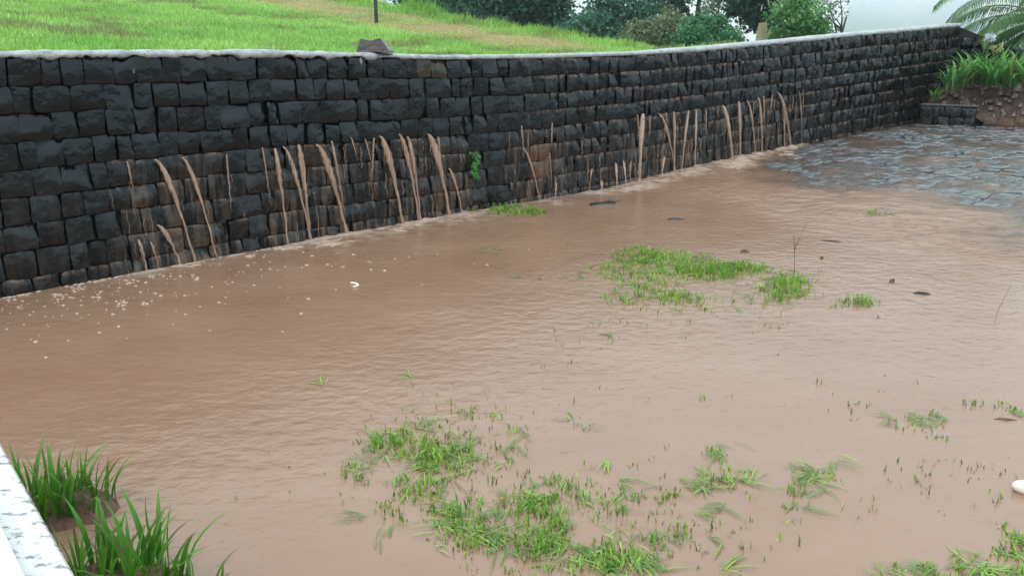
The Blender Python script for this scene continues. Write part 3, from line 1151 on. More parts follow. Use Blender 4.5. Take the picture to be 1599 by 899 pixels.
def flooded(name, label, ells, n, hmax, wide, flat=0.35, stray=0.0):
    """ells: (u, v, ru, rv, weight) tufts spotted in the photograph, set down on the water"""
    wsum = sum(e_[4] for e_ in ells)
    P, H, W, L, C, A = [], [], [], [], [], []
    FP, FH, FW, FC, FA = [], [], [], [], []
    for (u, v, ru, rv, wt) in ells:
        for c in range(max(1, int(n * wt / wsum / 6))):
            rr_, tt = math.sqrt(random.random()), random.uniform(0, 6.283)
            if random.random() < 0.35:
                rr_ *= 1.35
            uu, vv = u + ru * rr_ * math.cos(tt), v + rv * rr_ * math.sin(tt)
            pp = water_at(uu, vv)
            core = max(0.0, 1.2 - rr_)
            tone = random.random()
            hd = random.uniform(0, 6.28)
            isflat = random.random() < flat * (1.4 - core)
            for b in range(random.randint(3, 8) if core > 0.3 else random.randint(1, 4)):
                col = (G_A * (1 - tone) + G_B * tone) * random.uniform(0.6, 1.2)
                if random.random() < 0.12:
                    col = np.array([0.24, 0.24, 0.09]) * random.uniform(0.7, 1.3)
                x, y = pp.x + random.gauss(0, 0.018), pp.y + random.gauss(0, 0.018)
                if isflat:
                    FP.append((x, y, pp.z + 0.004 + random.uniform(0, 0.006)))
                    FH.append(random.uniform(0.05, 0.14))
                    FW.append(wide * random.uniform(0.6, 1.1))
                    FA.append(hd + random.gauss(0, 0.5))
                    pale = random.uniform(0.0, 0.35)
                    FC.append(col * (1 - pale) + np.array([0.25, 0.29, 0.19]) * pale)
                else:
                    P.append((x, y, pp.z - 0.008))
                    H.append(hmax * random.uniform(0.3, 1.0) * (0.45 + 0.55 * core))
                    W.append(wide * random.uniform(0.6, 1.2))
                    L.append(random.uniform(0.1, 0.85))
                    A.append(hd + random.gauss(0, 0.9))
                    C.append(col)
    V, q, t, Cc = blades(np.array(P), np.array(H), np.array(W), np.array(L), np.array(A), np.array(C), 0.6, 3)
    if FP:
        FP, FH, FW, FA, FC = map(np.array, (FP, FH, FW, FA, FC))
        d = np.stack([np.cos(FA), np.sin(FA), 0 * FA], -1)
        sd_ = np.stack([-np.sin(FA), np.cos(FA), 0 * FA], -1)
        cv = rng.uniform(-0.25, 0.25, len(FA))
        rows = []
        for t_, wt in ((0, 0.5), (0.5, 1.0), (1.0, 0.08)):
            c = FP + d * (FH * t_)[:, None] + sd_ * (FH * cv * t_ * t_)[:, None] + np.array([0, 0, 0.006]) * math.sin(t_ * 3.14)
            rows += [c - sd_ * (FW * wt / 2)[:, None], c + sd_ * (FW * wt / 2)[:, None]]
        V2 = np.stack(rows, 1).reshape(-1, 3)
        b = np.arange(len(FA)) * 6 + len(V)
        q2 = np.concatenate([np.stack([b, b + 1, b + 3, b + 2], -1), np.stack([b + 2, b + 3, b + 5, b + 4], -1)])
        V, q, Cc = np.concatenate([V, V2]), np.concatenate([q, q2]), np.concatenate([Cc, np.repeat(FC, 6, 0)])
    link(name, mesh(name, V, q, t, M_LEAF, attrs={'col': Cc}), kind='stuff', label=label, cat='grass')


flooded('flooded_grass', 'thick bright grass patch standing in the flood at the middle right',
        [(1000, 400, 45, 14, 2.0), (1060, 412, 60, 18, 3.5), (1110, 425, 55, 14, 3), (1160, 420, 45, 10, 1.6), (1225, 448, 45, 20, 2.6), (1020, 440, 60, 18, 1.2), (1060, 466, 35, 8, 0.8), (1340, 473, 30, 7, 0.5), (960, 420, 45, 18, 0.8), (1130, 470, 150, 14, 0.5), (980, 465, 40, 10, .4)], 6800, 0.10, 0.008, 0.18)
flooded('flooded_grass', 'large scattered patch of green grass in the flood at the bottom centre',
        [(650, 690, 70, 32, 2.2), (690, 720, 60, 30, 2.2), (600, 690, 40, 22, .7), (655, 765, 40, 22, 0.9), (730, 825, 60, 32, 2.0), (710, 800, 40, 20, 0.8), (810, 800, 45, 45, 1.4), (865, 810, 28, 40, 1.6), (830, 850, 70, 22, 1.5), (940, 875, 60, 26, 1.8), (880, 770, 60, 40, 0.8), (960, 790, 60, 50, 0.6), (590, 760, 60, 60, 0.35), (545, 730, 12, 10, 0.25), (700, 640, 90, 25, 0.35), (760, 690, 60, 40, 0.45), (1010, 860, 60, 35, 0.6), (620, 810, 60, 40, 0.15), (800, 880, 90, 20, .5)], 4200, 0.075, 0.008, 0.22)
flooded('flooded_grass', 'sparse blades of grass poking from the flood at the right of the bottom patch',
        [(1125, 748, 50, 22, 1.4), (1040, 775, 24, 12, 0.7), (1235, 770, 28, 30, 0.9), (1275, 748, 35, 12, 0.9), (1120, 705, 24, 10, .5), (1190, 800, 120, 50, 0.5), (1060, 830, 80, 40, 0.7), (1330, 780, 60, 50, 0.25), (1120, 640, 130, 40, .2)], 700, 0.055, 0.008, 0.3)
flooded('flooded_grass', 'small low row of grass in the flood near the right edge',
        [(1440, 652, 38, 12, 1.4), (1480, 685, 30, 8, 0.4), (1565, 640, 22, 12, 0.8), (1510, 632, 25, 8, 0.4), (1390, 660, 25, 14, 0.2)], 260, 0.05, 0.008, 0.25)
flooded('flooded_grass', 'yellowish green grass at the bottom right corner of the flood',
        [(1500, 893, 60, 16, 1.6), (1580, 880, 40, 24, 1.6), (1590, 850, 20, 16, 0.7), (1430, 895, 60, 14, 0.8), (1560, 800, 40, 30, .3), (1130, 893, 60, 14, 0.4)], 520, 0.065, 0.009, 0.2)
flooded('flooded_grass', 'low green grass tuft at the foot of the wall beneath the ivy',
        [(800, 328, 40, 9, 2.4), (745, 326, 25, 6, 0.7), (770, 322, 30, 6, 1), (830, 333, 20, 6, .7)], 1100, 0.1, 0.013, 0.12)
flooded('flooded_grass', 'thin scraps of drifting grass in the brown water below the wall tuft',
        [(740, 390, 30, 8, .6), (825, 437, 25, 6, .5), (860, 430, 70, 20, .6), (925, 517, 22, 8, .5), (830, 400, 70, 25, .5), (1000, 350, 90, 22, 0.6), (910, 660, 20, 12, .6), (560, 610, 110, 40, .3), (960, 690, 140, 40, .3), (1000, 560, 260, 30, .15)], 330, 0.05, 0.008, 0.5)
flooded('grass_tuft', 'lone olive grass tuft on the flooded pavement at the right', [(1370, 334, 17, 5, 1)], 110, 0.08, 0.01, 0.05)
flooded('grass_tuft', 'tiny green sprout at the wall foot between two jets', [(484, 368, 7, 3, 1)], 70, 0.09, 0.01, 0)

# single blade tips that barely break the surface
P, H, W, L, A, C = [], [], [], [], [], []
for (u, v, ru, rv, n) in ((760, 730, 270, 130, 260), (1150, 740, 260, 130, 230), (1450, 700, 160, 120, 110), (1120, 470, 230, 45, 170), (960, 520, 120, 60, 40), (1450, 860, 160, 45, 70), (800, 400, 110, 40, 40), (900, 860, 200, 40, 80)):
    for _ in range(int(n * 0.9)):
        pp = water_at(u + random.gauss(0, .5) * ru, min(905, v + random.gauss(0, .5) * rv))
        if fbm(pp.x * 2.2, pp.y * 2.2, 202, 2) < 0.47:
            continue
        if to_sn(pp.x, pp.y)[1] > -0.1:
            continue
        for b in range(random.choice([1, 1, 2, 3])):
            P.append((pp.x + random.gauss(0, .012), pp.y + random.gauss(0, .012), pp.z - 0.006))
            H.append(random.uniform(0.012, 0.045))
            W.append(random.uniform(0.004, 0.009))
            L.append(random.uniform(0, 0.95))
            A.append(random.uniform(0, 6.28))
            C.append(np.array([0.11, 0.19, 0.05]) * random.uniform(0.6, 1.8))
V, q, t, Cc = blades(np.array(P), np.array(H), np.array(W), np.array(L), np.array(A), np.array(C), 0.5, 2)
link('grass_tips', mesh('grass_tips', V, q, t, M_LEAF, attrs={'col': Cc}), kind='stuff', label='single dark grass tips dotted across the open brown water', cat='grass')

# ivy hanging on the stones
iv, iq, ic = [], [], []
s0, z0 = wall_hit(737, 236)
ivy = thing('ivy', (*map(float, wxy(s0, -0.04)), z0 - 0.3), 'small green ivy plant hanging on the black wall', 'ivy')
ib = np.array(ivy.location)
for k in range(170):
    t = random.random() ** 0.8
    u = 737 + 2.0 * math.sin(t * 7) + random.gauss(0, 3.2 - 1.2 * t)
    s, z = wall_hit(u, 236 + 42 * t)
    p = wxy(s, -0.055 - random.random() * 0.03)
    r = random.uniform(0.008, 0.017)
    c = np.array([p[0], p[1], z])
    d1 = np.array([T[0], T[1], random.uniform(-.5, .5)]) * r
    d2 = np.array([-NB[0] * .6, -NB[1] * .6, random.uniform(-1.2, -0.4)]) * r
    o = len(iv)
    iv += list(c - ib + np.array([-d1 * .2 - d2 * .9, d1 - d2 * .1, d2, -d1 - d2 * .1]))
    iq.append((o, o + 1, o + 2, o + 3))
    ic += [np.array([0.06, 0.24, 0.035]) * random.uniform(0.6, 1.6)] * 4
link('leaves', mesh('leaves', iv, iq, None, M_LEAF, attrs={'col': np.array(ic)}), ivy)
pts = []
for k in range(6):
    s, z = wall_hit(737 + 2 * math.sin(k * 1.4), 236 + 42 * k / 5)
    p = wxy(s, -0.045)
    pts.append(np.array([p[0], p[1], z]) - ib)
V, F = tube(pts, 0.004, 5)
link('stem', mesh('stem', V, polys=F, mat=M_BARK), ivy)

# ------------------------------------------------------------------ house sill and window in the near corner
def granite():
    m, n, l, p = new_mat('white_granite')
    f1 = pos_noise(n, l, 24, 4, (1, 1.9, 1))
    f2 = pos_noise(n, l, 45, 3)
    c = mixc(n, l, ramp(n, l, f1, [(0.56, 0), (0.62, 1)]), (0.56, 0.56, 0.55), (0.2, 0.2, 0.22))
    c = mixc(n, l, ramp(n, l, f2, [(0.62, 0), (0.68, 0.8)]), c, (0.20, 0.16, 0.14))
    l.new(c, p.inputs['Base Color'])
    p.inputs['Roughness'].default_value = 0.25
    return m


SA, SB = onz(0, 690, 1.0), onz(118, 899, 1.0)
sdir = (SB - SA).normalized()
sout = Vector((-sdir.y, sdir.x, 0))
if sout.x < 0:
    sout = -sout
house = thing('house', (SA.x, SA.y, 0), 'white house wall with speckled granite window sill in the lower left corner', 'house')


def slab(a0, a1, n0, n1, z0, z1, bev=0.004):
    """box between a0..a1 along the sill line, n0..n1 outward, in the house's own frame"""
    V = []
    for z, g in ((z0, bev), (z0 + bev, 0), (z1 - bev, 0), (z1, bev)):
        for a, n_ in ((a0 + g, n0 + g), (a1 - g, n0 + g), (a1 - g, n1 - g), (a0 + g, n1 - g)):
            p = sdir * a + sout * n_
            V.append((p.x, p.y, z))
    F = [(3, 2, 1, 0), (12, 13, 14, 15)]
    for k in range(3):
        for i in range(4):
            j = (i + 1) % 4
            F.append((k * 4 + i, k * 4 + j, k * 4 + 4 + j, k * 4 + 4 + i))
    return V, F


def hpart(name, sl, mat):
    V, F = sl
    return link(name, mesh(name, V, polys=F, mat=mat), house)


M_WHITE = simple('white_paint', (0.75, 0.76, 0.76), (0.8, 0.8, 0.8), 0.45, 5, 0.05, 0.002)
hpart('wall', slab(-1.6, 1.6, -0.26, -0.035, -0.3, 0.969), M_WHITE)
hpart('sill', slab(-0.9, 1.3, -0.27, 0.0, 0.97, 1.0), granite())
fr = hpart('window_frame', slab(-0.9, 1.3, -0.115, -0.066, 1.0005, 1.028), M_WHITE)
link('track', mesh('track', *[None] * 0, V=slab(-0.89, 1.29, -0.095, -0.088, 1.0285, 1.04, 0.002)[0], polys=slab(-0.89, 1.29, -0.095, -0.088, 1.0285, 1.04, 0.002)[1], mat=M_WHITE), fr)

# ------------------------------------------------------------------ strappy clumps below the sill
def strap(Lh, wd, curve, fold=0.25, segs=7, c0=(0.05, 0.16, 0.02), c1=(0.16, 0.34, 0.06), tip=None):
    V, F, C = [], [], []
    for k in range(segs + 1):
        t = k / segs
        a = curve * t * t
        x = Lh * (math.sin(a) * t * 0.75)
        z = Lh * t * (math.cos(a * 0.6))
        wv = wd * (0.75 + 0.5 * math.sin(t * math.pi)) * (1 - t ** 5) + 0.0006
        V += [(x, -wv / 2, z), (x - wv * fold, 0, z), (x, wv / 2, z)]
        c = np.array(c0) * (1 - t) + np.array(c1) * t
        if tip is not None and t > 0.85:
            c = np.array(tip)
        C += [c] * 3
    for k in range(segs):
        b = k * 3
        F += [(b, b + 1, b + 4, b + 3), (b + 1, b + 2, b + 5, b + 4)]
    return V, F, np.array(C)


STRAPS = []
for k in range(12):
    V, F, C = strap(random.uniform(0.26, 0.38), random.uniform(0.013, 0.02), random.uniform(0.1, 0.9), tip=(0.16, 0.10, 0.05) if k % 5 == 0 else None,
                    c0=(0.035, 0.13, 0.015), c1=(0.10 + 0.05 * random.random(), 0.29 + 0.08 * random.random(), 0.03))
    STRAPS.append(mesh('leaf', V, F, None, M_LEAF, smooth=True, attrs={'col': C}))


def strappy(label, uv, n, spread, sc=1.0):
    pp = onz(*uv, 0.02)
    o = thing('strappy_plant', pp, label, 'plant', 'strappy plants below the window sill')
    for k in range(n):
        a = random.uniform(0, 6.28)
        r = spread * math.sqrt(random.random())
        l = link('leaf', random.choice(STRAPS), o, (r * math.cos(a), r * math.sin(a) * 0.8, -0.03))
        l.rotation_euler = (random.gauss(0, 0.11), random.gauss(0.02, 0.13), a + random.gauss(0, 0.9))
        q = sc * random.uniform(0.6, 1.05)
        l.scale = (q, q, q)
    V, T3 = [], []
    nr, k = 5, 16
    for i in range(nr + 1):
        for j in range(k):
            t = 2 * math.pi * j / k
            rr_ = spread * 1.12 * i / nr * (1 + 0.3 * math.sin(2 * t + uv[0]) * i / nr)
            z = 0.085 * (1 - (i / nr) ** 2) + random.uniform(-.012, .014) - 0.025 - 0.02 * (i == nr)
            V.append((rr_ * math.cos(t), rr_ * math.sin(t), z))
    Qd = [(i * k + j, (i + 1) * k + j, (i + 1) * k + (j + 1) % k, i * k + (j + 1) % k) for i in range(nr) for j in range(k)]
    link('soil_clod', mesh('soil_clod', V, Qd, None, M_SOIL, smooth=True), o)


strappy('dense strappy green clump touching the upper end of the granite sill', (58, 800), 72, 0.19, 0.88)
strappy('strappy green clump with bare red soil on its right side', (128, 788), 40, 0.14, 0.78)
strappy('tall strappy clump in the bottom left corner against the sill', (160, 925), 72, 0.19, 0.92)
strappy('dark green strappy clump fanning open to the right at the bottom edge', (228, 915), 40, 0.14, 1.0)
strappy('thin small strappy sprout at the bottom edge right of the clumps', (318, 930), 9, 0.07, 0.6)

# ------------------------------------------------------------------ rock, post and stump beyond the wall
s0, z0 = wall_hit(590, 84)
p = wxy(s0, 0.07)
zt = float(ztop(s0)) + 0.004
R_ = [(-0.17, -.10, 0), (0.18, -.11, 0), (0.2, .1, 0), (-.15, .12, 0), (-.165, -.09, .035), (0.185, -.1, .02), (0.19, .09, .03), (-.14, .11, .04),
      (-0.125, -.07, .125), (0.085, -.075, .13), (0.09, .07, .115), (-.1, .08, .12), (0.02, -.12, 0.02), (-.01, -.095, .11)]
RF = [(3, 2, 1, 12, 0), (4, 12, 13, 8), (0, 12, 4), (12, 1, 5), (12, 5, 9, 13), (1, 2, 6, 5), (5, 6, 10, 9), (2, 3, 7, 6), (6, 7, 11, 10), (3, 0, 4, 7), (7, 4, 8, 11), (8, 13, 9, 10, 11)]
ROCKM = simple('grey_rock', (0.025, 0.024, 0.027), (0.085, 0.07, 0.06), 0.28, 6, 0.6, 0.02)
ro = link('loose_rock', mesh('loose_rock', R_, polys=RF, mat=ROCKM), None, (float(p[0]), float(p[1]), zt), 'wedge shaped dark rock lying on top of the black wall', 'rock')
ro.rotation_euler = (0, 0, math.atan2(T[1], T[0]) - 0.75)
ro.scale = (0.92, 0.9, 1.12)

M_POST = simple('dark_post_paint', (0.02, 0.028, 0.026), (0.045, 0.055, 0.05), 0.5, 8)
pp = hill_hit(588, 38)
post = thing('hill_post', pp, 'thin dark post standing on the grassy hill behind the rock', 'post')
V, F = tube([(0, 0, -0.2), (-0.004, 0, 0.6), (-0.02, 0, 2.1)], [0.032, 0.03, 0.028], 10)
link('shaft', mesh('shaft', V, polys=F, mat=M_POST, smooth=False), post)
V, F = tube([(-0.02, 0, 2.1), (-0.02, 0, 2.13), (-0.02, 0, 2.15)], [0.036, 0.036, 0.012], 10)
link('cap', mesh('cap', V, polys=F, mat=M_POST), post)

M_STUMP = simple('pale_stump', (0.16, 0.14, 0.085), (0.32, 0.28, 0.17), 0.8, 8, 0.7, 0.03, (1, 1, 0.4))
pp = at(1187, 66, 22)
st = thing('tree_stump', (pp.x, pp.y, 1.0), 'pale broken tree stump standing behind the wall before the dark tree', 'stump')
zb = pp.z - 1.0
V, F = tube([(0, 0, -0.6), (0.01, 0, zb * .5), (0, 0, zb), (0.02, 0.01, zb + 0.25), (0.03, 0, zb + 0.46)], [0.16, 0.14, 0.125, 0.115, 0.1], 11)
for k in range(11):
    V[4 * 11 + k] = V[4 * 11 + k] + Vector((0, 0, random.uniform(-0.12, 0.05)))
link('trunk', mesh('trunk', V, polys=F, mat=M_STUMP, smooth=False), st)
V, F = tube([(0.1, -.02, zb + 0.1), (0.2, -.03, zb + 0.2), (0.23, -.03, zb + 0.3)], [0.04, 0.03, 0.022], 6)
link('branch_stub', mesh('branch_stub', V, polys=F, mat=M_STUMP), st)

# ------------------------------------------------------------------ trees
def leaf_cloud(blobs, n, size, c0, c1, clump=18, spread=0.32):
    """blobs: (centre, rx, ry, rz). Leaves gather in clumps near each lobe's skin, with gaps between."""
    wt = np.array([b[1] * b[3] for b in blobs])
    wt = wt / wt.sum()
    P, C = [], []
    for b, w_ in zip(blobs, wt):
        k = max(6, int(n * w_ / clump))
        d = rng.normal(size=(k, 3))
        d /= np.linalg.norm(d, axis=1)[:, None]
        r = rng.uniform(0.35, 1.05, k) ** 0.6
        cen = np.array(b[0]) + d * r[:, None] * np.array([b[1], b[2], b[3]])
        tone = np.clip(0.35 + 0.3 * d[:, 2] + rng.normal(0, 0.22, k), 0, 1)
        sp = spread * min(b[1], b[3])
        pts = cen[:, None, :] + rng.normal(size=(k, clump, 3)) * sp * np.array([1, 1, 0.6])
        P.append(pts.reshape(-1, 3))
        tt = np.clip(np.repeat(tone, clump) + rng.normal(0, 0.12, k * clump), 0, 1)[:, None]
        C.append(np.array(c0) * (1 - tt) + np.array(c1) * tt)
    P, C = np.concatenate(P), np.concatenate(C)
    m = len(P)
    a = rng.normal(size=(m, 3))
    a /= np.linalg.norm(a, axis=1)[:, None]
    b = np.cross(a, rng.normal(size=(m, 3)))
    b /= np.linalg.norm(b, axis=1)[:, None]
    L = size * rng.uniform(0.6, 1.4, m)[:, None]
    V = np.stack([P - a * L * .5, P + b * L * .28, P + a * L * .5, P - b * L * .28], 1).reshape(-1, 3)
    i = np.arange(m) * 4
    return V, np.stack([i, i + 1, i + 2, i + 3], -1), np.repeat(C, 4, 0) * np.array([1.55, 1.65, 1.85])  # leaf colours lightened and blued: distance haze painted into them


def tree(name, label, Y, base_u, blobs_px, n, size, c0, c1, trunk_r=0.14, zb=0.6, lean=0, group='trees behind the wall', limbs=True, trunk_top=None, spread=0.32):
    b0 = at(base_u, 70, Y)
    o = thing(name, (b0.x, Y, zb), label, 'tree' if 'bush' not in name else 'bush', group)
    org = Vector((b0.x, Y, zb))
    ppm = FPX / (Y * 1.0)
    bl = []
    for (u, v, ru, rv) in blobs_px:
        c = at(u, v, Y + random.uniform(-0.8, 0.8)) - org
        bl.append((tuple(c), ru / ppm, (ru + rv) / 2 / ppm, rv / ppm))
    V, q, C = leaf_cloud(bl, n, size, c0, c1, spread=spread)
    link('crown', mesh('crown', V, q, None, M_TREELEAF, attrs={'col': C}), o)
    hi = max(b[0][2] for b in bl)
    tt = Vector((lean, 0, trunk_top if trunk_top else max(0.7, hi * 0.75)))
    fork = tt * 0.55
    pts = [Vector((0, 0, -0.8)), Vector((lean * .15, 0.03, 0.1)), fork * 0.5 + Vector((0.05 * trunk_r, 0.02, 0)), fork, tt]
    V, F = tube(pts, [trunk_r * 1.35, trunk_r * 1.1, trunk_r, trunk_r * 0.85, trunk_r * 0.4], 9)
    parts = link('trunk', mesh('trunk', V, polys=F, mat=M_BARK, smooth=True), o)
    for b in bl:
        c = Vector(b[0])
        st_ = fork.lerp(tt, random.uniform(0, 0.7)) if c.z > fork.z else pts[2]
        mid = st_.lerp(c, 0.5) + Vector((random.uniform(-.2, .2), random.uniform(-.2, .2), random.uniform(0, .25))) * min(1, (c - st_).length / 2)
        V, F = tube([st_, mid, c, c + (c - mid) * 0.4], [trunk_r * 0.5, trunk_r * 0.34, trunk_r * 0.2, trunk_r * 0.08], 6)
        link('limb', mesh('limb', V, polys=F, mat=M_BARK, smooth=True), o)
        for _ in range(3):
            e_ = c + Vector((random.uniform(-1, 1) * b[1], random.uniform(-1, 1) * b[2], random.uniform(-.6, 1) * b[3])) * 0.85
            V, F = tube([mid.lerp(c, .6), mid.lerp(e_, .75) + Vector((0, 0, .05)), e_], [trunk_r * 0.2, trunk_r * 0.13, trunk_r * 0.04], 5)
            link('limb', mesh('limb', V, polys=F, mat=M_BARK, smooth=True), o)


DK0, DK1 = (0.018, 0.05, 0.035), (0.055, 0.12, 0.06)
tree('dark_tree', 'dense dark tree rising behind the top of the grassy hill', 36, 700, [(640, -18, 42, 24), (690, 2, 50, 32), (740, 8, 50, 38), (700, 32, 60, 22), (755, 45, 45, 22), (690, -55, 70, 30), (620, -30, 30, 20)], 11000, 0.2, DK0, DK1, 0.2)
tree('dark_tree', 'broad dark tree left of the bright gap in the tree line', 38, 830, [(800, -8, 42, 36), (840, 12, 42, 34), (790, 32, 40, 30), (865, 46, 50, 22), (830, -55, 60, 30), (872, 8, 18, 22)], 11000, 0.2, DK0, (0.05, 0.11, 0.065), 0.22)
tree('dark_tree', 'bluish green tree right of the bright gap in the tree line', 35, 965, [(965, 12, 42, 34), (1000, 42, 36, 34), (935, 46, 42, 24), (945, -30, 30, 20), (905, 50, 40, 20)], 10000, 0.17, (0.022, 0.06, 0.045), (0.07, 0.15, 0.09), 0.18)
tree('forked_tree', 'leaning tree with bare lower trunk behind the olive bush', 37, 1072, [(1045, -8, 36, 20), (1025, 8, 28, 12), (1090, -22, 34, 18), (1060, 14, 22, 8), (1010, -10, 20, 20)], 4200, 0.15, DK0, DK1, 0.2, lean=0.45)
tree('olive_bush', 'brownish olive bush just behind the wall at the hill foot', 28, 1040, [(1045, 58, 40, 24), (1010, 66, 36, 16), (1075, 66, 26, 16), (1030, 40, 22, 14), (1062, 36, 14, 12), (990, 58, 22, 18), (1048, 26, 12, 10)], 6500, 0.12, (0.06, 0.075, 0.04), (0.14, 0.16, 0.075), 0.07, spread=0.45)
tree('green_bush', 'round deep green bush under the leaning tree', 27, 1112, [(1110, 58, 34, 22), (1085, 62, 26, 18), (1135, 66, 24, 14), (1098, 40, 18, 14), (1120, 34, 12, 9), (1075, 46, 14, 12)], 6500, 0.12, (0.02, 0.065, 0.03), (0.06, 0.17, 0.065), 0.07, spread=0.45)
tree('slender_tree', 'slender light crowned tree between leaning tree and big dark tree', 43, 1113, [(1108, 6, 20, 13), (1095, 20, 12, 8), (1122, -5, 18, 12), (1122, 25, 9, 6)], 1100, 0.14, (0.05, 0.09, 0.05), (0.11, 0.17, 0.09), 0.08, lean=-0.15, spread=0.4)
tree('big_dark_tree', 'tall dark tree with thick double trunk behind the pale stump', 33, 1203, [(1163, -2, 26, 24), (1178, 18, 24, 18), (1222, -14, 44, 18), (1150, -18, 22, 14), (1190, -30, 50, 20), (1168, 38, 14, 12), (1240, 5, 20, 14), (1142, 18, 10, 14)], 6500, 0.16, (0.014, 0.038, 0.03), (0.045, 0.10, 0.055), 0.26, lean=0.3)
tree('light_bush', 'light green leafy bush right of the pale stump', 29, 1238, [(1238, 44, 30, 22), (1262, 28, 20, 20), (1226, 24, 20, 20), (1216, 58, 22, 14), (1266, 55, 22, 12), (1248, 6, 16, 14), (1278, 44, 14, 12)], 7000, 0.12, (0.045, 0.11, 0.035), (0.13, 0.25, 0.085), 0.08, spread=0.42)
tree('sparse_tree', 'thin sparse tree with bare branches beside the pale dome', 40, 1300, [(1292, 6, 24, 12), (1302, 26, 14, 12), (1282, 44, 14, 8), (1298, 48, 16, 6), (1312, -5, 18, 8), (1270, 0, 20, 10)], 700, 0.12, (0.05, 0.075, 0.05), (0.12, 0.16, 0.1), 0.09, lean=0.5, spread=0.5)

# ------------------------------------------------------------------ pale dome
YD = 55
dc = at(1420, 60, YD)
dome = thing('domed_tank', (dc.x, YD, 0.2), 'large pale grey domed tank behind the far end of the wall', 'tank')
ax, bz = 98 * YD / FPX * 1.02, 3.9
V, F = [], []
na, nb, z0 = 48, 16, 1.9
for i in range(nb + 1):
    a = (math.pi / 2) * i / nb
    rx = ax * max(math.cos(a), 0.0) ** 0.62
    z = z0 + bz * math.sin(a) ** 0.95
    for j in range(na):
        t = 2 * math.pi * j / na
        V.append((rx * math.cos(t), rx * math.sin(t), z))
for i in range(nb):
    for j in range(na):
        j2 = (j + 1) % na
        F.append((i * na + j, i * na + j2, (i + 1) * na + j2, (i + 1) * na + j))
M_DOME = simple('pale_membrane', (0.50, 0.545, 0.61), (0.53, 0.575, 0.64), 0.5, 1.5, 0.0)
link('dome_shell', mesh('dome_shell', V, polys=F, mat=M_DOME, smooth=True), dome)
V, F = tube([(0, 0, -0.3), (0, 0, 0.5), (0, 0, 1.92)], ax * 1.01, 48)
link('tank_wall', mesh('tank_wall', V, polys=F, mat=M_DOME), dome)

# ------------------------------------------------------------------ planter, soil and lilies in the far corner
gp = lambda s, m: np.array([*wxy(s, -m), float(gz(s))])
PA = np.array([7.50, 15.95])
PB = np.array([8.22, 15.35])
PC = np.array([9.9, 13.95])
planter = thing('planter_wall', (PA[0], PA[1], 0.45), 'low dark block planter wall in the far corner by the lilies', 'planter')
PO = np.array([PA[0], PA[1], 0.45])


def block_row(a, b, z, hgt, wmin, wmax, parent, org, deep=0.22, tints=None, tilt=0.0, skip=0.0):
    d = (b - a)
    L = np.linalg.norm(d)
    d = d / L
    an = math.atan2(d[1], d[0])
    x = 0.0
    while x < L - 0.05:
        w_ = min(random.uniform(wmin, wmax), L - x)
        if random.random() >= skip:
            ti = tints() if tints else stone_tint(12, 0)
            Wd, q, mu, t_ = stone_mesh(0, 0, w_ - 0.012, hgt - 0.012, 0, 0, 0.25, ti, an, org, res=4, deep=deep, bulge=0.7)
            # close the top and back so the block is a block from every side
            V = np.array(Wd)
            nb_ = len(V) - 16
            poly = [tuple(f) for f in q] + [tuple(range(len(V) - 1, nb_ + 3, -1))]
            c = a + d * (x + w_ / 2)
            V2 = V
            me = mesh('block', V2, polys=[tuple(map(int, f)) for f in q] + [tuple(range(16, 16 + 12))], mat=M_BASALT, attrs={'mud_and_sheen': np.full(len(V2), .2), 'tint': np.tile(ti, (len(V2), 1))})
            ob = link('block', me, parent, np.array([c[0], c[1], z + hgt / 2]) - org)
            ob.rotation_euler = (0, random.uniform(-tilt, tilt), random.uniform(-tilt, tilt))
        x += w_


block_row(PA, PB, 0.385, 0.2, 0.2, 0.3, planter, PO)
block_row(PA, PB, 0.585, 0.19, 0.28, 0.5, planter, PO)
redt = lambda: np.array(random.choice([(0.02, 0.02, 0.022), (0.18, 0.10, 0.065), (0.03, 0.022, 0.02), (0.1, 0.055, 0.04)])) * random.uniform(0.8, 1.2)
block_row(PB + np.array([0.1, -0.1]), PC, 0.42, 0.2, 0.22, 0.34, planter, PO, tints=redt, tilt=0.05)
block_row(PB + np.array([0.02, -0.32]), PC + np.array([-.1, -.25]), 0.36, 0.12, 0.3, 0.5, planter, PO, tints=lambda: np.array([0.06, 0.035, 0.03]), tilt=0.03)
# cement strip on the two courses
V, F = [], []
d = (PB - PA) / np.linalg.norm(PB - PA)
nn2 = np.array([-d[1], d[0]])
for k in range(9):
    c = PA + (PB - PA) * k / 8
    for off, z in ((-0.03, 0.775), (-0.035, 0.79 + random.uniform(-.006, .006)), (0.2, 0.795), (0.2, 0.77)):
        q = c + nn2 * off
        V.append((q[0], q[1], z))
for k in range(8):
    for j in range(4):
        F.append((k * 4 + j, k * 4 + (j + 1) % 4, k * 4 + 4 + (j + 1) % 4, k * 4 + 4 + j))
F += [(0, 1, 2, 3), (35, 34, 33, 32)]
link('coping', mesh('coping', np.array(V) - PO, polys=F, mat=simple('grey_coping', (0.12, 0.12, 0.12), (0.22, 0.21, 0.2), 0.35, 8)), planter)

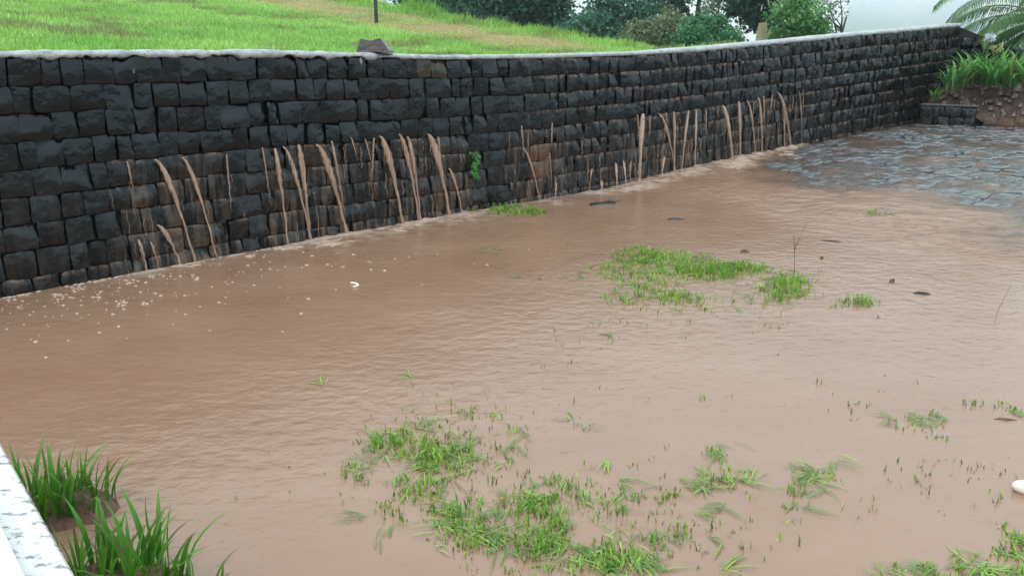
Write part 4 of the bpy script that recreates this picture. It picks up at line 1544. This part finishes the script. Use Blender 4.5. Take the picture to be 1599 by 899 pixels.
# soil bed behind it
V, Qd = [], []
na, nb = 40, 22
for i in range(nb):
    for j in range(na):
        a, b = j / (na - 1), i / (nb - 1)
        front = PA + (PC - PA) * a + nn2 * 0.04
        broken = float(sstep(0.25, 0.36, a))
        c = front + nn2 * (b * 2.6)
        z = 0.74 - 0.16 * broken * float(sstep(0.22, 0.0, b)) + 0.34 * float(sstep(0, 0.32, b)) + 0.10 * (float(fbm(a * 14, b * 9, 55)) - 0.5)
        if a < 0.03 or b < 0.01:
            z -= 0.1
        V.append((c[0], c[1], z))
for i in range(nb - 1):
    for j in range(na - 1):
        Qd.append((i * na + j, i * na + j + 1, (i + 1) * na + j + 1, (i + 1) * na + j))
M_BED = simple('mulched_soil', (0.03, 0.018, 0.015), (0.13, 0.075, 0.06), 0.5, 9, 1.0, 0.04)
link('soil_bed', mesh('soil_bed', V, Qd, None, M_BED, smooth=True), kind='structure', label='red brown soil and litter in the corner bed')
# litter and stones on the bed
lv, lq = [], []
for k in range(140):
    a, b = random.uniform(0.05, 0.95), random.uniform(0.0, 0.35)
    c = PA + (PC - PA) * a + nn2 * (0.06 + b * 2.2)
    broken = float(sstep(0.25, 0.36, a))
    bb = (0.06 + b * 2.2) / 2.6
    z = 0.75 - 0.16 * broken * float(sstep(0.22, 0.0, bb)) + 0.34 * float(sstep(0, 0.32, bb)) + 0.03
    r = random.uniform(0.02, 0.07)
    an = random.uniform(0, 6.28)
    o = len(lv)
    for ex, ez in ((-1, 0), (1, 0)):
        pass
    for (x, y, zz) in ((-r, -r * .4, -.03), (r, -r * .5, -.03), (r * .8, r * .5, -.03), (-r * .7, r * .4, -.03), (-r * .7, -r * .3, .02), (r * .6, -r * .3, .03), (r * .5, r * .3, .025), (-r * .5, r * .3, .03)):
        lv.append((c[0] + x * math.cos(an) - y * math.sin(an), c[1] + x * math.sin(an) + y * math.cos(an), z + zz))
    lq += [(o, o + 1, o + 5, o + 4), (o + 1, o + 2, o + 6, o + 5), (o + 2, o + 3, o + 7, o + 6), (o + 3, o, o + 4, o + 7), (o + 4, o + 5, o + 6, o + 7)]
link('litter', mesh('litter', lv, lq, None, simple('litter', (0.05, 0.035, 0.03), (0.2, 0.14, 0.12), 0.4, 5, 0.3)), kind='stuff', label='broken stones and litter scattered over the soil of the corner bed', cat='litter')


def lily(label, x, y, z, n, L, flower=None):
    o = thing('lily_plant', (x, y, z), label, 'plant', 'lilies in the corner bed')
    Vs, Qs, Cs, off = [], [], [], 0
    for k in range(n):
        g = random.random()
        V, F, C = strap(L * random.uniform(0.6, 1.1), random.uniform(0.026, 0.042), random.uniform(0.5, 1.8), 0.2, 7,
                        (0.035, 0.14, 0.03), np.array([0.15, 0.40, 0.09]) * (0.7 + 0.7 * g))
        if random.random() < 0.06:
            C = C * 0 + np.array([0.34, 0.30, 0.08])
        a, b = random.uniform(0, 6.28), random.uniform(0.0, 0.35)
        V = np.array(V)
        M = Matrix.Rotation(a, 3, 'Z') @ Matrix.Rotation(b, 3, 'Y')
        V = V @ np.array(M).T + np.array([random.gauss(0, .05), random.gauss(0, .05), -0.03])
        Vs.append(V)
        Qs.append(np.array(F) + off)
        Cs.append(C)
        off += len(V)
    link('leaves', mesh('leaves', np.concatenate(Vs), np.concatenate(Qs), None, M_LEAF, smooth=True, attrs={'col': np.concatenate(Cs)}), o)
    if flower:
        tx, ty, tz, colr, r = flower
        top = Vector((tx - x, ty - y, tz - z))
        V, F = tube([(0, 0, 0), top * 0.55 + Vector((0.02, 0, 0)), top], [0.009, 0.008, 0.006], 5)
        m_ = mesh('flower_stalk', V, polys=F, mat=M_LEAF, attrs={'col': np.tile((0.12, 0.24, 0.08), (len(V), 1))})
        fs = link('flower_stalk', m_, o)
        V, Qd, C = [], [], []
        for k in range(70):
            dd = Vector((random.gauss(0, 1), random.gauss(0, 1), random.gauss(0.2, .7))).normalized()
            c = top + dd * r * random.uniform(0.5, 1)
            e1 = dd.orthogonal().normalized() * r * 0.28
            e2 = dd * r * 0.4
            oo = len(V)
            V += [c - e1 * .4 - e2 * .5, c + e1, c + e2, c - e1]
            Qd.append((oo, oo + 1, oo + 2, oo + 3))
            C += [np.array(colr) * random.uniform(.75, 1.15)] * 4
        link('flower_head', mesh('flower_head', V, Qd, None, M_LEAF, attrs={'col': np.array(C)}), fs)


lil = [(1478, 138, 15.95, 16, 0.5, 'small lily plant nearest the black wall in the corner bed'), (1498, 136, 15.6, 24, 0.62, 'upright lily plant with yellowing lower leaves, second from the black wall'),
       (1515, 128, 16.2, 26, 0.7, 'lily plant under the pale lilac flower'), (1532, 128, 15.9, 30, 0.75, 'bushy lily plant in the middle of the corner bed'), (1545, 132, 15.4, 26, 0.66, 'lily plant in front of the yellow seed head'),
       (1560, 128, 16.0, 30, 0.75, 'tall lily plant left of the palm in the corner bed'), (1574, 134, 15.4, 26, 0.66, 'lily plant with pale drooping leaves beside the soil'), (1590, 128, 15.8, 30, 0.8, 'lily plant at the right edge beneath the palm fronds'),
       (1605, 136, 15.2, 26, 0.75, 'lily plant cut off by the right frame edge'), (1460, 152, 16.0, 9, 0.3, 'tiny sprawling lily seedling at the wall foot')]
for k, (u, v, Yl, n, L, lab) in enumerate(lil):
    pp = at(u, v, Yl)
    fl = None
    if k == 3:
        t_ = at(1546, 60, Yl)
        fl = (t_.x, t_.y, t_.z, (0.66, 0.67, 0.76), 0.09)
    if k == 5:
        t_ = at(1556, 76, Yl)
        fl = (t_.x, t_.y, t_.z, (0.42, 0.45, 0.2), 0.1)
    lily(lab, pp.x, pp.y, pp.z, n, L, fl)

# ------------------------------------------------------------------ palm at the right edge
pc = at(1640, 35, 17.2)
palm = thing('palm', (pc.x, 17.2, 0.6), 'feathery green palm arching in from the right edge', 'palm')
org = Vector((pc.x, 17.2, 0.6))
cz = pc.z - 0.6
V, F = tube([(0, 0, -0.3), (0.03, 0, cz * 0.5), (0, 0, cz)], [0.16, 0.12, 0.1], 10)
link('trunk', mesh('trunk', V, polys=F, mat=M_BARK, smooth=True), palm)


def frond(az, el, L, droop, tone):
    Vr, Qd, C = [], [], []
    n = 30
    d = Vector((math.cos(az), math.sin(az), 0))
    side = Vector((-d.y, d.x, 0))
    pts = []
    x = z = 0.0
    for k in range(n + 1):
        t = k / n
        a = el - droop * t ** 1.3
        x += math.cos(a) * L / n
        z += math.sin(a) * L / n
        pts.append(Vector((0, 0, cz)) + d * x + Vector((0, 0, z)))
    tv, tf = tube(pts[::3], [0.02 * (1 - 0.85 * k / 10) for k in range(len(pts[::3]))], 5)
    Vr += tv
    Cq = [np.array([0.22, 0.26, 0.11])] * len(tv)
    polys = [f for f in tf]
    for k in range(5, n + 1):
        t = k / n
        ln = 0.5 * math.sin(min(1, (t - 0.1) / 0.35) * math.pi / 2) * (1 - 0.6 * t * t)
        for sg in (-1, 1):
            for h_ in (0, 0.5):
                p0 = pts[k] if h_ == 0 or k == n else pts[k].lerp(pts[k + 1], 0.5)
                dr = (side * sg * 0.75 + (pts[min(k + 1, n)] - pts[max(k - 1, 0)]).normalized() * 0.55 + Vector((0, 0, -0.12 - random.random() * .25))).normalized()
                p1 = p0 + dr * ln * 0.5
                p2 = p0 + dr * ln * 0.9 + Vector((0, 0, -ln * (0.35 + random.random() * .25)))
                wv = Vector((0, 0, 1)).cross(dr).normalized() * 0.013
                oo = len(Vr)
                Vr += [p0 - wv * .6, p0 + wv * .6, p1 + wv, p1 - wv, p2]
                polys += [(oo, oo + 1, oo + 2, oo + 3), (oo + 3, oo + 2, oo + 4)]
                Cq += [np.array([0.085, 0.18, 0.07]) * (tone * random.uniform(0.8, 1.2))] * 5
    link('frond', mesh('frond', Vr, polys=polys, mat=M_LEAF, attrs={'col': np.array(Cq)}), palm)


for az, el, L, dr, tn in ((3.25, 0.75, 2.3, 1.7, 1.1), (2.9, 1.0, 2.4, 1.9, 1.2), (3.55, 0.45, 2.0, 1.5, 1.3), (3.9, 0.9, 2.2, 1.7, 1.0), (2.4, 0.6, 2.0, 1.5, 0.9), (3.15, 0.0, 1.5, 1.0, 1.5), (4.6, 0.7, 2.2, 1.6, 1), (5.5, 0.7, 2.2, 1.6, 1), (0.3, 0.8, 2.3, 1.7, 1), (1.3, 0.8, 2.2, 1.6, 1), (3.5, 1.25, 2.3, 1.6, 1.2), (2.75, 0.35, 1.9, 1.3, 1.3), (3.3, 0.3, 1.7, 1.2, 1.4), (3.0, -0.35, 1.4, 0.7, 1.5), (3.6, -0.2, 1.3, 0.7, 1.4)):
    frond(az, el, L, dr, tn)

# ------------------------------------------------------------------ small things in the flood
M_CREAM = simple('cream_shell', (0.78, 0.72, 0.62), (0.82, 0.78, 0.7), 0.35, 20, 0.1, 0.003)
pp = water_at(1598, 768)
V, F = [], []
prof = [(-0.062, 0.0), (-0.059, 0.012), (-0.05, 0.022), (-0.03, 0.031), (0, 0.036), (0.03, 0.037), (0.055, 0.033), (0.075, 0.022), (0.082, 0.012), (0.092, 0.010), (0.098, 0.0)]
for x, r in prof:
    for j in range(16):
        t = 2 * math.pi * j / 16
        V.append((x, r * math.cos(t) * 1.02, r * math.sin(t) * 0.92))
for i in range(len(prof) - 1):
    for j in range(16):
        j2 = (j + 1) % 16
        F.append((i * 16 + j, i * 16 + j2, (i + 1) * 16 + j2, (i + 1) * 16 + j))
fl = link('white_float', mesh('white_float', V, polys=F, mat=M_CREAM, smooth=True), None, (pp.x + 0.018, pp.y, pp.z + 0.016), 'smooth cream white rounded object half sunk at the right edge', 'float')
fl.rotation_euler = (0, 0.12, -0.35)

pp = water_at(556, 446)
V, F = [], []
for k in range(15):
    t = -1.35 + 2.7 * k / 14
    r0, wv = 0.062, 0.018 * math.cos(t * 1.05) + 0.001
    for rr_, z in ((r0 - wv / 2, 0.004), (r0, 0.014), (r0 + wv / 2, 0.004)):
        V.append((rr_ * math.cos(t), rr_ * math.sin(t) * 1.0, z))
for k in range(14):
    for j in range(2):
        F.append((k * 3 + j, k * 3 + j + 1, k * 3 + 4 + j, k * 3 + 3 + j))
cr = link('curved_petal', mesh('curved_petal', V, polys=F, mat=simple('pale_petal', (0.75, 0.74, 0.62), (0.85, 0.84, 0.75), 0.4, 10, 0)), None, (pp.x - 0.045, pp.y - 0.01, pp.z + 0.002), 'white crescent shaped petal floating on the brown water', 'petal')
cr.rotation_euler = (0, 0, 0.35)

M_TWIG = simple('wet_twig', (0.07, 0.055, 0.045), (0.15, 0.12, 0.1), 0.4, 30)
pp = water_at(1240, 430)
tw = thing('dry_plant', pp, 'thin forked dry stem standing in the grass patch', 'plant')
k = pp.y * 1.06 / FPX
for nm, pts in (('stalk', [(0, 0, -0.02), (-1 * k, 0, 22 * k), (-3 * k, 0, 40 * k)]), ('twig', [(-3 * k, 0, 39 * k), (2 * k, 0, 55 * k), (13 * k, 0.02, 80 * k)]), ('twig', [(-2.5 * k, 0, 36 * k), (-5 * k, -.01, 50 * k), (-8 * k, -.02, 68 * k)])):
    V, F = tube(pts, [0.0032, 0.0026, 0.0012], 5)
    link(nm, mesh(nm, V, polys=F, mat=M_TWIG), tw)
pp = water_at(1552, 502)
V, F = tube([(0, 0, -0.02), (0.02, 0, 0.1), (0.08, 0, 0.27)], [0.0018, 0.0015, 0.0008], 5)
link('dry_plant', mesh('dry_plant', V, polys=F, mat=M_TWIG), None, pp, 'faint bare stem leaning from the flood near the right edge', 'plant')


def debris(name, label, cat, u, v, L, wd, h, az, mat, z=0.0):
    pp = water_at(u, v)
    pts = [(-L / 2, 0, 0.2 * h), (-L * .25, wd * .2, h * .8), (0.05 * L, -wd * .1, h), (L * .3, wd * .15, h * .6), (L / 2, 0, 0.1 * h)]
    V, F = [], []
    for i, (x, y, zz) in enumerate(pts):
        ww = wd * (0.25, 0.8, 1, 0.7, 0.2)[i] / 2
        V += [(x, y - ww, -0.01), (x, y - ww * .6, zz), (x, y + ww * .6, zz * 0.9), (x, y + ww, -0.01)]
    for i in range(4):
        for j in range(3):
            F.append((i * 4 + j, i * 4 + j + 1, i * 4 + 5 + j, i * 4 + 4 + j))
    F += [(3, 2, 1, 0), (16, 17, 18, 19)]
    o = link(name, mesh(name, V, polys=F, mat=mat), None, (pp.x, pp.y, pp.z + z), label, cat)
    o.rotation_euler = (0, 0, az)


M_DARK = simple('dark_wet_debris', (0.02, 0.02, 0.022), (0.05, 0.045, 0.045), 0.25, 20)
M_BROWN = simple('brown_wet_leaf', (0.12, 0.07, 0.03), (0.22, 0.13, 0.06), 0.35, 20)
debris('dark_leaf', 'black wet leaf in the flood right of the big grass patch', 'leaf', 1440, 459, 0.13, 0.05, 0.02, -0.25, M_DARK)
debris('dark_twig', 'dark wet twig lying in the shallow flow above the forked stem', 'twig', 1298, 377, 0.2, 0.035, 0.012, -0.35, M_DARK)
debris('flat_stone', 'flat dark stone breaking the muddy flow left of the cobbles', 'stone', 1056, 343, 0.2, 0.12, 0.016, 0.1, M_DARK)
debris('dead_leaf', 'brown leaf floating beside the small grass near the right edge', 'leaf', 1570, 655, 0.11, 0.02, 0.01, -0.15, M_BROWN)
debris('brown_clump', 'small brown tuft in the flow above the big grass patch', 'tuft', 1163, 394, 0.09, 0.05, 0.03, 0.1, M_BROWN)
debris('mud_stone', 'small red brown stone in the flow right of the forked stem', 'stone', 1283, 404, 0.04, 0.035, 0.025, 0.1, M_BROWN)
debris('mud_stone', 'red brown stone in the ripples near the right edge', 'stone', 1393, 440, 0.045, 0.035, 0.03, 0.8, M_BROWN)
debris('flat_stone', 'long flat dark stone at the wall foot right of the green tuft', 'stone', 945, 318, 0.5, 0.25, 0.014, 0.7, M_DARK)

# ------------------------------------------------------------------ rain haze
b = 250
zlo, zhi = -1.5, 16
hm = mesh('haze', [(-b, -b, zlo), (b, -b, zlo), (b, b, zlo), (-b, b, zlo), (-b, -b, zhi), (b, -b, zhi), (b, b, zhi), (-b, b, zhi)], polys=[(3, 2, 1, 0), (4, 5, 6, 7), (0, 1, 5, 4), (1, 2, 6, 5), (2, 3, 7, 6), (3, 0, 4, 7)])
mh = bpy.data.materials.new('rain_haze')
mh.use_nodes = True
mh.node_tree.nodes.remove(mh.node_tree.nodes['Principled BSDF'])
pv = mh.node_tree.nodes.new('ShaderNodeVolumePrincipled')
pv.inputs['Color'].default_value = (0.86, 0.93, 0.96, 1)
pv.inputs['Density'].default_value = 0.0007
mh.node_tree.links.new(pv.outputs[0], mh.node_tree.nodes['Material Output'].inputs['Volume'])
hm.materials.append(mh)
link('haze', hm, kind='stuff', label='thin pale rain haze in the air', cat='haze')
